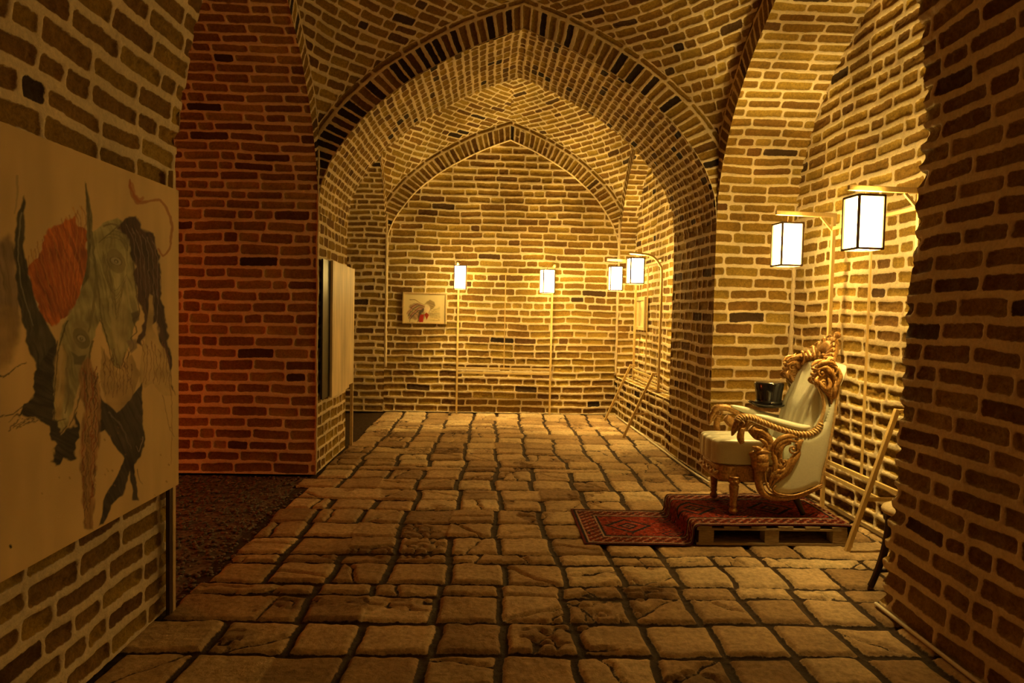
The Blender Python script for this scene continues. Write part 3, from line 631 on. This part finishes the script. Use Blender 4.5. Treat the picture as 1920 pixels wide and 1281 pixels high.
def lantern(label, loc, rz, drop=.09, w=.165, h=.335):
    """loc is the middle of the shade"""
    t = thing('paper_lantern', label, 'lantern', (loc[0], loc[1], loc[2]-h/2), rz, 'glowing square lanterns on the lamp stands')
    bm = bmesh.new(); q = w/2-.005
    v = [[bm.verts.new((x*q, y*q, z)) for x, y in ((-1, -1), (1, -1), (1, 1), (-1, 1))] for z in (.006, h-.006)]
    for i in range(4): bm.faces.new((v[0][i], v[0][(i+1) % 4], v[1][(i+1) % 4], v[1][i]))
    obj('shade', bm, M_SHADE, t, False)
    bm = bmesh.new(); e = .013
    for x in (-1, 1):
        for y in (-1, 1): box(bm, (x*(w/2), y*(w/2), h/2), (e, e, h))
    for z in (.004, h-.004):
        for s_ in (-1, 1):
            box(bm, (s_*w/2, 0, z), (e, w, e)); box(bm, (0, s_*w/2, z), (w, e, e))
    obj('frame', bm, M_FRAME, t, False)
    bm = bmesh.new(); box(bm, (0, 0, h+.003), (.05, .05, .008)); box(bm, (0, 0, h+.001), (w, .008, .006)); sweep(bm, [(0, 0, .12), (0, 0, h+drop)], .004, 6, smooth=0); obj('cord', bm, M_FRAME, t, False)
    b = point('bulb', (0, 0, .155), (LAMP_COL[0], LAMP_COL[1], LAMP_COL[2]), BULB_W, .035); b.parent = t
    return t
# right hand stand behind the throne (runs along the wall): local x -> world +Y reversed
stand('pale wooden stand for two lanterns along the right wall behind the white throne', (2.67, 5.30, 0), -math.pi/2, 1.08, .38, 2.24, .38, .28)
lantern('large glowing lantern hanging nearest the dark right wall', (2.33, 4.25, 2.105), .06, .045)
lantern('large glowing lantern above the throne, left of the nearest one', (2.32, 5.33, 2.075), .06, .07)
stand('pale stand with two lanterns standing against the back wall', (-.475, Y3+.005-.06, 0), 0, 1.37, .28, 2.09, .67, .60, legs=False)
lantern('small lantern on the back wall, just right of the framed drawing', (-.435, 9.64, 1.975), 0, .03)
lantern('small lantern hanging at the right post of the back wall stand', (.79, 9.64, 1.945), .25, .055)
stand('pale stand with a curved post on the sill of the far right niche', (2.045, 9.62, 0), -math.pi/2, 1.45, .34, 2.19, .72, .64, legs=True, z0=.57, curved=True, lean=.80, foot=.40)
lantern('small lantern near the far corner, left of the pair on the right', (1.73, 9.50, 2.0), 0, .08)
lantern('small lantern under the curved post of the far right niche', (1.735, 8.22, 2.03), .1, .06, .165, .31)

# ------------------------------------------------------------ pallet, rug
PO = (1.375, 4.395)
t = thing('wooden_pallet', 'low wooden pallet under the red rug carrying the throne', 'pallet', (PO[0]+.5, PO[1]+.36, 0))
for k, y in enumerate((-.345, 0, .345)):
    bm = bmesh.new(); box(bm, (0, y, .012), (1.0, .085, .018)); obj('bottom_board', bm, M_PALLET, t, False, .002)
    for x in (-.435, .0, .455):
        bm = bmesh.new(); box(bm, (x, y, .062), (.10 if x else .095, .085, .082)); obj('block', bm, M_PALLET, t, False, .003)
    bm = bmesh.new(); box(bm, (0, y, .110), (1.0, .09, .014)); obj('stringer_board', bm, M_PALLET, t, False, .002)
for x in (-.45, -.27, -.09, .09, .27, .45):
    bm = bmesh.new(); box(bm, (x, 0, .1245), (.10, .78, .014)); obj('deck_board', bm, M_PALLET, t, False, .002)
path = np.array([(.64, .004), (.9, .005), (1.2, .005), (1.325, .008), (1.350, .03), (1.356, .08), (1.362, .120), (1.39, .138), (1.5, .137), (2.0, .137), (2.38, .138), (2.396, .125), (2.402, .08), (2.405, .035)])
Q = smooth_pts(path, 8); S_ = np.concatenate([[0], np.cumsum(np.linalg.norm(np.diff(Q, axis=0), axis=1))])
nu, nv = 360, 150
U, V = np.meshgrid(np.linspace(0, S_[-1], nu), np.linspace(0, .775, nv), indexing='ij')
x, z = np.interp(U, S_, Q[:, 0]), np.interp(U, S_, Q[:, 1])
T = np.gradient(np.stack([x, z], -1), axis=0); T /= np.linalg.norm(T, axis=-1, keepdims=True)
hh = .004+.003*fbm(U*9, V*9, 4)+.0016*vn(U*140, V*140, 5)
Yr = 4.372+V+.012*fbm(U*2.0, V*0, 5)*2-.01
# motif
Lr = S_[-1]; eu = np.minimum(U, Lr-U); ev = np.minimum(V, .775-V); e = np.minimum(eu, ev)
q1 = vn(np.floor(U*75)*1.7, np.floor(V*75)*1.3, 8); q2 = vn(np.floor(U*48)*1.1, np.floor(V*48)*1.9, 18)
red, dred, navy, cream, rose = map(np.array, ((.36, .035, .018), (.16, .018, .014), (.022, .020, .035), (.50, .34, .22), (.42, .13, .08)))
col = np.ones(U.shape+(3,))*red
def over(mask, cc):
    col[mask] = cc
over((q2 > .16), dred); over((q1 > .30), rose); over(q1 < -.38, navy)
def med(cu, cv, a, b):
    d = np.abs(U-cu)/a+np.abs(V-cv)/b+.06*vn(U*60, V*60, 2)
    over(d < 1.0, navy); over(d < .80, red); over((d < .8) & (q1 > .2), rose); over(d < .45, navy); over(d < .28, rose); over(d < .12, navy)
for cu in (.36, .92, 1.48): med(cu, .3875, .17, .16)
for cu in (.64, 1.20, 1.76):
    for cv in (.22, .55): med(cu, cv, .09, .08)
over(e < .15, dred); k = e < .15
over(k & (np.sin(U*95)*np.sin(V*95) > .35), rose); over(k & (np.sin(U*95+1.6)*np.sin(V*95+1.6) > .62), cream); over(k & (q1 < -.28), navy)
over((e > .145) & (e < .16), cream); over((e > .16) & (e < .172), navy); over((e > .03) & (e < .042), cream); over(e < .03, navy); over((e < .012), dred)
col = col*np.array((.62, .60, .60))*(1+.9*vn(U*160, V*160, 9)[..., None])*(1+.35*fbm(U*4, V*4, 31)[..., None])
P = np.stack([x-T[..., 1]*hh, Yr, z+T[..., 0]*hh], -1)
P2 = np.stack([x+T[..., 1]*.001, Yr, z-T[..., 0]*.001], -1)
me = grid_mesh('oriental_rug', [dict(P=P, attrs=dict(paint=np.clip(col, 0, 1))), dict(P=P2, flip=True, attrs=dict(paint=np.clip(col*.5, 0, 1)))], M_RUG)
tag(to_obj('oriental_rug', me), 'long dark red patterned rug running from the floor up over the pallet', 'rug')

# ------------------------------------------------------------ throne
TX, TY, TZ = 2.0, 4.80, .149
t = thing('throne_armchair', 'ornate gilded throne armchair in cream leather facing left on the rug covered pallet', 'armchair', (TX, TY, TZ))
def M2(x, y): return (1.453+.0010354*x+.0000343*y-TX-.005, 1.404+.00002*x-.001032*y-TZ)   # side view drawing units to metres
def M3(x, Y, y): a, b = M2(x, y); return (a, Y, b)
HW = .245
# seat
def pillow(bm, x0, x1, y0, y1, z0, z1, nx=14, ny=14, puff=.02, r=.3, tuft=None, cuts=9):
    """an upholstered box"""
    vs0 = bmesh.ops.create_cube(bm, size=2)['verts']
    bmesh.ops.subdivide_edges(bm, edges=list({e_ for v_ in vs0 for e_ in v_.link_edges}), cuts=cuts, use_grid_fill=True)
    for v_ in bm.verts:
        c_ = np.array(v_.co); n4 = (np.abs(c_)**8).sum()**(1/8); c_ = c_/max(n4, 1e-6)*1.0
        c_ = np.clip(c_, -1, 1); b_ = 1
        zz = c_[2]; k = (1-c_[0]**2)*(1-c_[1]**2)
        X_ = (x0+x1)/2+c_[0]*(x1-x0)/2; Y_ = (y0+y1)/2+c_[1]*(y1-y0)/2; Z_ = (z0+z1)/2+zz*(z1-z0)/2+(puff*k if zz > 0 else 0)
        if tuft: X_, Y_, Z_ = tuft(X_, Y_, Z_, c_)
        v_.co = (X_, Y_, Z_)
bm = bmesh.new()
xs0, zt = M2(78, 722); xs1, zb = M2(560, 915)
def seat_t(X_, Y_, Z_, c_):
    w_ = 1 if c_[0] < -.5 else max(0, min(1, -c_[0]*1.2+.2)) if c_[2] > .5 else 0
    g = -.016*w_*sum(math.exp(-((Y_-q_)/.014)**2) for q_ in (-.10, 0, .10))
    front = max(0, -c_[0]-.3)
    return X_-(.015*math.cos(Y_*13)*front)-g*front, Y_, Z_+g*.6+.012*front
pillow(bm, xs0, xs1, -.20, .20, zb, zt-.01, puff=.022, tuft=seat_t, cuts=33); obj('seat_cushion', bm, M_CREAM, t)
bm = bmesh.new(); pillow(bm, xs0+.03, xs1+.02, -.215, .215, M2(0, 1010)[1], zb+.012, puff=.0); obj('seat_rail', bm, M_GOLD, t)
sr = bm = bmesh.new()
for k in range(5):
    y = -.16+k*.08; sweep(bm, [(xs0+.028, y-.035, zb-.03), (xs0+.02, y, zb-.05-.01*(k % 2)), (xs0+.028, y+.035, zb-.03)], [.006, .013, .006], 6)
obj('rail_carving', bm, M_GOLDLIGHT, C.objects['seat_rail'] if 'seat_rail' in C.objects else t)
def sd_poly(pts, x, y):
    P = np.array(pts, float); ins = np.zeros(x.shape, bool); d = np.full(x.shape, 1e9)
    for i in range(len(P)):
        a, b = P[i], P[(i+1) % len(P)]
        ins ^= ((a[1] > y) != (b[1] > y)) & (x < (b[0]-a[0])*(y-a[1])/((b[1]-a[1]) or 1e-9)+a[0])
        t_ = np.clip(((x-a[0])*(b[0]-a[0])+(y-a[1])*(b[1]-a[1]))/(((b-a)**2).sum()+1e-12), 0, 1)
        d = np.minimum(d, np.hypot(x-a[0]-t_*(b[0]-a[0]), y-a[1]-t_*(b[1]-a[1])))
    return np.where(ins, d, -d)
def cushion(bm, pts, y_in, y_out, puff, edge, res=.006):
    """a puffed panel with the outline pts (x, z), from y_in to y_out"""
    P = np.array(pts); x0, z0 = P.min(0); x1, z1 = P.max(0); s_ = 1 if y_out > y_in else -1
    X, Z = np.meshgrid(np.arange(x0-res, x1+res*2, res), np.arange(z0-res, z1+res*2, res), indexing='ij'); D = sd_poly(pts, X, Z)
    vv = {}
    def g(i, k, back):
        if (i, k, back) not in vv:
            d = max(D[i, k], 0); q = min(d/edge, 1); yy = y_in if back else y_out+s_*puff*math.sqrt(1-(1-q)**2)
            vv[(i, k, back)] = bm.verts.new((X[i, k], yy, Z[i, k]))
        return vv[(i, k, back)]
    ok = (D[:-1, :-1] > 0) & (D[1:, :-1] > 0) & (D[1:, 1:] > 0) & (D[:-1, 1:] > 0)
    for i, k in zip(*np.nonzero(ok)):
        q = [(i, k), (i+1, k), (i+1, k+1), (i, k+1)]
        bm.faces.new([g(a, b, False) for a, b in q]); bm.faces.new([g(a, b, True) for a, b in q[::-1]])
        for (di, dk), (a, b) in (((0, -1), (0, 1)), ((1, 0), (1, 2)), ((0, 1), (2, 3)), ((-1, 0), (3, 0))):
            ii, kk = i+di, k+dk
            if not (0 <= ii < ok.shape[0] and 0 <= kk < ok.shape[1] and ok[ii, kk]):
                bm.faces.new([g(*q[b], False), g(*q[a], False), g(*q[a], True), g(*q[b], True)])
# side panels, arms, supports, wings: built for s = -1 (near side) and mirrored for s = +1
def spiral(bm, cx, cz, y, r, turns, a0, w, dirn=1, tail=None, n=20, taper=.35, flat=.8):
    pts, rad = [], []
    for i in range(n+1):
        q = i/n; rr = r*(1-q)**.8+r*.08; a = a0+dirn*turns*2*math.pi*q
        pts.append((cx+rr*math.cos(a), y, cz+rr*math.sin(a))); rad.append(w*(1-q*(1-taper)))
    if tail: pts = list(tail)+pts; rad = [w*(.5+.5*k/len(tail)) for k in range(len(tail))]+rad
    sweep(bm, pts, rad, 7, flat, 2)
    bmesh.ops.create_uvsphere(bm, u_segments=8, v_segments=6, radius=w*1.2, matrix=Matrix.Translation((cx, y, cz)))
def leaf(bm, pts, y, w, s, lift=.01, flat=.55, Yf=None):
    P = [(*M2(a, b),) for a, b in pts]; n = len(P)
    pr_ = [(p_[0], y+s*lift*math.sin(math.pi*i/(n-1)), p_[1]) for i, p_ in enumerate(P)]
    sweep(bm, pr_, [w*math.sin(math.pi*(.12+.86*i/(n-1)))+.001 for i in range(n)], 7, flat, 4)
for s in (-1, 1):
    yo = s*HW
    side = [(440, 1050), (480, 1075), (560, 1085), (640, 1068), (700, 1042), (762, 1016), (778, 930), (800, 850), (828, 700), (845, 600), (856, 520), (862, 440), (842, 440), (818, 520), (790, 600), (740, 660), (680, 690), (600, 690), (600, 760), (590, 800), (560, 850), (550, 900), (500, 970), (455, 1010)]
    bm = bmesh.new(); P = [M2(a, b) for a, b in side]
    cushion(bm, P, yo-s*.045, yo, .026, .05)
    sp = obj('side_panel', bm, M_CREAM, t)
    bm = bmesh.new()
    edge = [(300, 800), (335, 850), (345, 930), (350, 1000), (372, 1060), (420, 1095), (500, 1108), (570, 1104), (640, 1088), (705, 1060), (770, 1030)]
    sweep(bm, [M3(a, yo+s*.01, b) for a, b in edge], [.020, .030, .026, .027, .026, .022, .018, .016, .014, .012, .010], 10, 1, 4)
    sweep(bm, [M3(a+38, yo+s*.028, b-22) for a, b in edge[2:-1]], .007, 7, 1, 4)
    sweep(bm, [M3(a, yo+s*.035, b) for a, b in [(455, 1015), (438, 1045), (475, 1072), (560, 1082), (640, 1064), (762, 1012)]], .0065, 7, 1, 5)
    obj('lower_moulding', bm, M_GOLD, sp)
    bm = bmesh.new()
    spiral(bm, *M2(568, 775), yo+s*.035, .036, 1.35, 1.2, .010, -1)
    spiral(bm, *M2(505, 860), yo+s*.035, .030, 1.2, 2.2, .009, 1)
    for L_ in ([(600, 700), (540, 690), (480, 710), (440, 760), (430, 820)], [(595, 730), (530, 715), (475, 745), (455, 810), (470, 870)], [(560, 740), (510, 745), (480, 790), (490, 850), (530, 880)],
               [(610, 760), (605, 810), (570, 860), (540, 930), (470, 1000)], [(590, 810), (555, 850), (520, 920), (450, 985), (430, 1040)], [(540, 850), (500, 900), (450, 930), (425, 980), (420, 1040)],
               [(430, 830), (470, 880), (500, 890), (530, 860)], [(440, 900), (480, 920), (520, 910), (548, 880)], [(425, 960), (460, 950), (500, 930)], [(640, 720), (610, 735), (600, 790), (585, 830)],
               [(430, 770), (452, 850), (446, 930), (425, 1000)]):
        leaf(bm, L_, yo+s*.022, .019, s, .012)
    obj('side_carving', bm, M_GOLD, sp)
    # fringe under the arm
    bm = bmesh.new()
    for k in range(13):
        a = 590+k*14; leaf(bm, [(a, 690-k*1.0), (a+3, 705), (a+1, 728-(k % 2)*8)], yo+s*.012, .006, s, .002)
    obj('arm_fringe', bm, M_GOLD, sp)
    # arm: padded top plus gadrooned rail
    bm = bmesh.new()
    arm = [(205, 600), (235, 572), (300, 572), (370, 600), (450, 632), (540, 662), (620, 680), (700, 678), (752, 640), (772, 585)]
    sweep(bm, [M3(a, yo-s*.006, b) for a, b in arm], [.020, .024, .024, .024, .024, .023, .022, .021, .020, .014], 12, 1.25, 5)
    ar = obj('armrest', bm, M_GOLD, t)
    bm = bmesh.new(); A_ = smooth_pts([(*M3(a, yo+s*.018, b),) for a, b in arm], 7)
    for i in range(3, len(A_)-4, 2):
        p_ = A_[i]; d_ = A_[i+1]-A_[i-1]; d_ /= np.linalg.norm(d_)
        sweep(bm, [(p_[0]-.012*d_[0]-.012*d_[2], p_[1]-s*.012, p_[2]+.020-.012*d_[2]), (p_[0], p_[1]+s*.006, p_[2]), (p_[0]+.012*d_[0]+.010*d_[2], p_[1]-s*.008, p_[2]-.019+.012*d_[2])], [.005, .0085, .005], 6, 1, 3)
    obj('gadroon_edge', bm, M_GOLDLIGHT, ar)
    bm = bmesh.new(); pad = [(330, 562), (400, 582), (470, 604), (560, 628), (640, 645), (700, 642)]
    sweep(bm, [M3(a, yo-s*.018, b-4) for a, b in pad], [.010, .022, .026, .026, .024, .012], 12, 1.3, 5); obj('arm_pad', bm, M_CREAM, ar)
    bm = bmesh.new()
    sweep(bm, [M3(a, yo-s*.004, b) for a, b in [(208, 602), (190, 640), (178, 690), (200, 660), (225, 625)]], [.018, .016, .006, .010, .012], 8, 1.2, 4)
    spiral(bm, *M2(245, 612), yo, .032, 1.3, 2.4, .012, -1)
    obj('arm_scroll', bm, M_GOLD, ar)
    bm = bmesh.new()
    sweep(bm, [M3(a, yo, b) for a, b in [(300, 640), (345, 680), (400, 700), (425, 745), (395, 790), (360, 815)]], [.030, .040, .036, .030, .034, .046], 10, .8, 5)
    sweep(bm, [M3(a, yo, b) for a, b in [(245, 640), (232, 700), (245, 740)]], [.020, .026, .018], 8, .8, 4)
    cx, _ = M2(362, 900)
    lathe(bm, [(r0, M2(362, yy)[1]) for r0, yy in [(.030, 800), (.052, 812), (.056, 835), (.058, 850), (.052, 856), (.058, 864), (.056, 890), (.046, 912), (.030, 926), (.033, 934), (.026, 944), (.028, 985), (.034, 1000)]][::-1], (cx, yo, 0), 20)
    for L_ in ([(300, 800), (360, 790), (430, 800)], [(310, 650), (360, 660), (400, 690)], [(330, 700), (380, 730), (400, 780)], [(300, 760), (340, 770), (370, 800)]): leaf(bm, L_, yo+s*.03, .014, s, .012)
    obj('arm_support', bm, M_GOLD, t)
    # wing
    bm = bmesh.new()
    wing = [(745, 235), (790, 195), (850, 200), (888, 250), (880, 350), (868, 430), (858, 480), (838, 520), (812, 440), (775, 400), (742, 360), (728, 300)]
    cushion(bm, [M2(a, b) for a, b in wing], yo-s*.05, yo+s*.004, .008, .02)
    wg = obj('wing', bm, M_GOLD, t, True)
    bm = bmesh.new(); rgw = np.random.RandomState(5)
    for yy_, ss in ((yo+s*.015, s), (yo-s*.052, -s)):
        spiral(bm, *M2(765, 275), yy_, .030, 1.3, .5, .010, 1); spiral(bm, *M2(835, 265), yy_, .034, 1.4, 2.0, .010, -1); spiral(bm, *M2(775, 345), yy_, .018, 1.1, 1, .008, 1)
        for L_ in ([(725, 240), (760, 210), (820, 205), (870, 235)], [(730, 260), (790, 240), (840, 300), (835, 360)], [(870, 240), (885, 300), (862, 360), (835, 430)], [(800, 300), (815, 350), (800, 395), (835, 420)],
                   [(750, 330), (770, 370), (805, 400)], [(855, 330), (848, 390), (838, 440)], [(740, 300), (720, 330), (745, 360)], [(790, 220), (800, 260), (850, 290)]):
            leaf(bm, L_, yy_, .015, ss, .012)
    # scalloped front lip
    for a, b in ((722, 250), (716, 285), (722, 320), (738, 350)): bmesh.ops.create_uvsphere(bm, u_segments=8, v_segments=6, radius=.014, matrix=Matrix.Translation(M3(a, yo-s*.02, b)))
    obj('wing_carving', bm, M_GOLD, wg)
    bm = bmesh.new()   # cream front edge of the wing running down to the arm
    sweep(bm, [M3(a, yo-s*.03, b) for a, b in [(790, 400), (800, 460), (800, 530), (775, 600), (745, 650)]], [.016, .026, .030, .026, .018], 10, 1.3, 5); obj('wing_padding', bm, M_CREAM, wg)
    bm = bmesh.new()
    sweep(bm, [M3(a, yo+s*.002, b) for a, b in [(745, 370), (775, 430), (788, 500), (772, 570), (735, 640)]], [.008, .012, .012, .012, .010], 8, 1, 5)
    sweep(bm, [M3(a, yo, b) for a, b in [(888, 300), (876, 420), (862, 520), (846, 640), (818, 800), (786, 930), (770, 1020)]], [.012, .012, .012, .011, .010, .010, .010], 8, 1, 5)
    obj('back_stile', bm, M_GOLDLIGHT, wg)
    # legs
    lx = M2(238, 0)[0]; lz = M2(0, 985)[1]
    bm = bmesh.new(); lathe(bm, [(.018, 0), (.026, .008), (.030, .022), (.022, .036), (.018, .044), (.026, .056), (.022, .068), (.024, .10), (.031, .165), (.034, .195), (.026, .205), (.038, .215), (.040, .235), (.030, .25), (.040, .262), (.040, lz+.01)], (lx+.0, s*.205, 0), 18)
    for k in range(8): bmesh.ops.create_uvsphere(bm, u_segments=6, v_segments=5, radius=.010, matrix=Matrix.Translation((lx+.036*math.cos(k*.785), s*.205+.036*math.sin(k*.785), .226)))
    obj('front_leg', bm, M_GOLD, t)
    bm = bmesh.new(); rx = M2(640, 0)[0]
    sweep(bm, [(rx-.01, s*.19, .30), (rx-.012, s*.19, .22), (rx+.01, s*.195, .14), (rx+.045, s*.20, .06), (rx+.075, s*.20, .0)], [.036, .034, .026, .020, .018], 10, 1, 5); obj('rear_leg', bm, M_DARKWOOD, t)
# back
bm = bmesh.new()
def back_t(X_, Y_, Z_, c_):
    x_ = X_+(Z_-.45)*.26+max(0, Z_-.75)*.22
    g = abs(math.sin(Y_*math.pi/.085)) if False else (abs(math.cos(Y_*math.pi/.095)))**.35
    if c_[0] < -.6: x_ += .014*(1-g)
    return x_, Y_*(1-.06*max(0, (Z_-.9)/.2)), Z_
bx = M2(690, 600)[0]
pillow(bm, bx-.075, bx+.045, -.205, .205, .33, 1.045, puff=.0, tuft=back_t, cuts=29); bk = obj('backrest', bm, M_CREAM, t)
bm = bmesh.new()
pillow(bm, bx+.035, bx+.08, -.235, .235, .10, 1.04, puff=.0, tuft=lambda X_, Y_, Z_, c_: (X_+(Z_-.45)*.24+max(0, Z_-.75)*.22, Y_, Z_)); obj('back_shell', bm, M_CREAM, t)
bm = bmesh.new(); ctx, ctz = M2(915, 215)
P_ = [(ctx-.17, -.25, ctz-.03), (ctx-.08, -.22, ctz+.01), (ctx-.03, -.12, ctz+.02), (ctx+.01, -.07, ctz+.07), (ctx+.025, 0, ctz+.10), (ctx+.01, .07, ctz+.07), (ctx-.03, .12, ctz+.02), (ctx-.08, .22, ctz+.01), (ctx-.17, .25, ctz-.03)]
sweep(bm, P_, [.020, .028, .034, .040, .050, .040, .034, .028, .020], 10, 1, 6, up=(1, 0, 0))
cr = obj('crest', bm, M_GOLD, t)
bm = bmesh.new()
bmesh.ops.create_uvsphere(bm, u_segments=12, v_segments=10, radius=.026, matrix=Matrix.Translation((ctx+.075, 0, ctz+.185)))
bmesh.ops.create_uvsphere(bm, u_segments=12, v_segments=10, radius=.045, matrix=Matrix.Translation((ctx+.045, 0, ctz+.125)) @ Matrix.Diagonal((.8, 1.1, 1.1, 1)))
for s in (-1, 1):
    for k, (a, b, w) in enumerate(((.03, .19, .018), (.07, .165, .020), (.115, .13, .020), (.16, .095, .019), (.20, .06, .018), (.24, .03, .016))):
        xx = ctx+.045-k*.022
        sweep(bm, [(xx-.03, s*a*.35, ctz+.02), (xx-.012, s*(a*.75), ctz+b*.6+.01), (xx-.002, s*(a*.95), ctz+b*.95), (xx-.02, s*(a+.022), ctz+b*.9-.004)], [w*.7, w, w*.8, .004], 7, .8, 4, up=(1, 0, 0))
        sweep(bm, [(xx-.04, s*a, ctz-.03), (xx-.05, s*(a+.02), ctz+.01), (xx-.03, s*(a+.035), ctz+.035)], [w*.8, w*.9, .004], 7, .8, 4, up=(1, 0, 0))
    spl = []
    for i in range(22):
        q = i/21; r0 = .050*(1-q)+.004; a = 1.6+s*0+q*9; spl.append((ctx-.10, s*.165+s*r0*math.cos(a), ctz+.0+r0*math.sin(a)))
    sweep(bm, spl, [.011*(1-.5*i/21) for i in range(22)], 7, 1, 2, up=(1, 0, 0))
obj('crest_carving', bm, M_GOLD, cr)

# ------------------------------------------------------------ hat on the far armrest
ax, az = M2(392, 0)[0]+TX, M2(0, 578)[1]+TZ
t = thing('top_hat', 'glossy black top hat resting on the far armrest of the throne', 'hat', (2.105, TY+HW+.01, az+.018))
bm = bmesh.new()
lathe(bm, [(.002, .195), (.090, .194), (.104, .190), (.108, .178), (.099, .12), (.093, .06), (.094, .03), (.10, .022), (.10, .012), (.002, .012)][::-1], (0, 0, 0), 32); obj('crown', bm, M_HAT, t)
bm = bmesh.new(); n = 40; R0 = []
for j, (r, z, cu) in enumerate(((.092, .022, 0), (.112, .014, .0), (.135, .014, .5), (.152, .022, 1), (.150, .030, 1.15), (.135, .022, .6), (.112, .006, 0), (.092, .004, 0))):
    R0.append([bm.verts.new((r*math.cos(2*math.pi*k/n), r*.82*math.sin(2*math.pi*k/n), z+cu*.020*abs(math.cos(2*math.pi*k/n))**2)) for k in range(n)])
for a in range(8):
    for k in range(n): bm.faces.new((R0[a][k], R0[a][(k+1) % n], R0[(a+1) % 8][(k+1) % n], R0[(a+1) % 8][k]))
obj('brim', bm, M_HAT, t)
bm = bmesh.new(); lathe(bm, [(.0945, .024), (.0985, .026), (.0965, .052), (.093, .053)], (0, 0, 0), 32)
bmesh.ops.create_uvsphere(bm, u_segments=10, v_segments=8, radius=.014, matrix=Matrix.Translation((-.02, -.098, .038)))
obj('band', bm, M_BLACK, t)

# ------------------------------------------------------------ stool by the dark right wall
t = thing('wooden_stool', 'dark curved leg stool with pale seat half hidden by the near right wall', 'stool', (2.42, 3.72, 0))
bm = bmesh.new(); lathe(bm, [(.02, .405), (.165, .405), (.178, .412), (.182, .425), (.175, .44), (.15, .452), (.02, .455)], (0, 0, 0), 32); obj('seat', bm, M_SEAT, t)
bm = bmesh.new(); lathe(bm, [(.15, .365), (.168, .367), (.168, .406), (.15, .406)], (0, 0, 0), 32); obj('apron', bm, M_DARKWOOD, t)
ft = []
for k in range(3):
    a = math.pi+k*2.0944; c_, s_ = math.cos(a), math.sin(a)
    bm = bmesh.new(); sweep(bm, [(.148*c_, .148*s_, .40), (.160*c_, .160*s_, .30), (.185*c_, .185*s_, .18), (.225*c_, .225*s_, .06), (.25*c_, .25*s_, 0)], [.030, .024, .020, .017, .018], 10, 1, 5); obj('leg', bm, M_DARKWOOD, t)
    ft.append((.205*c_, .205*s_, .085))
bm = bmesh.new()
for k in range(3): sweep(bm, [ft[k], (0, 0, .10)], .009, 8, smooth=0)
obj('stretcher', bm, M_DARKWOOD, t)

# ------------------------------------------------------------ conduits along the foot of the walls
def cable(label, pts, r=.010):
    bm = bmesh.new(); sweep(bm, pts, r, 8, smooth=3); o = obj('cable', bm, M_CABLE); tag(o, label, 'cable')
cable('pale cable lying along the foot of the dark near right wall', [(2.035, 1.8, .012), (2.04, 2.4, .012), (2.045, 3.0, .012), (2.05, 3.46, .012)])
cable('pale cable along the foot of the niche wall behind the throne', [(2.725, 6.08, .014), (2.735, 5.4, .014), (2.73, 4.8, .014), (2.735, 4.1, .014)], .013)
cable('thin pale cable running along the foot of the right pier into the far bay', [(1.985, 6.02, .012), (1.955, 6.5, .012), (1.935, 7.3, .012), (1.915, 8.3, .012), (1.875, 9.9, .012)])
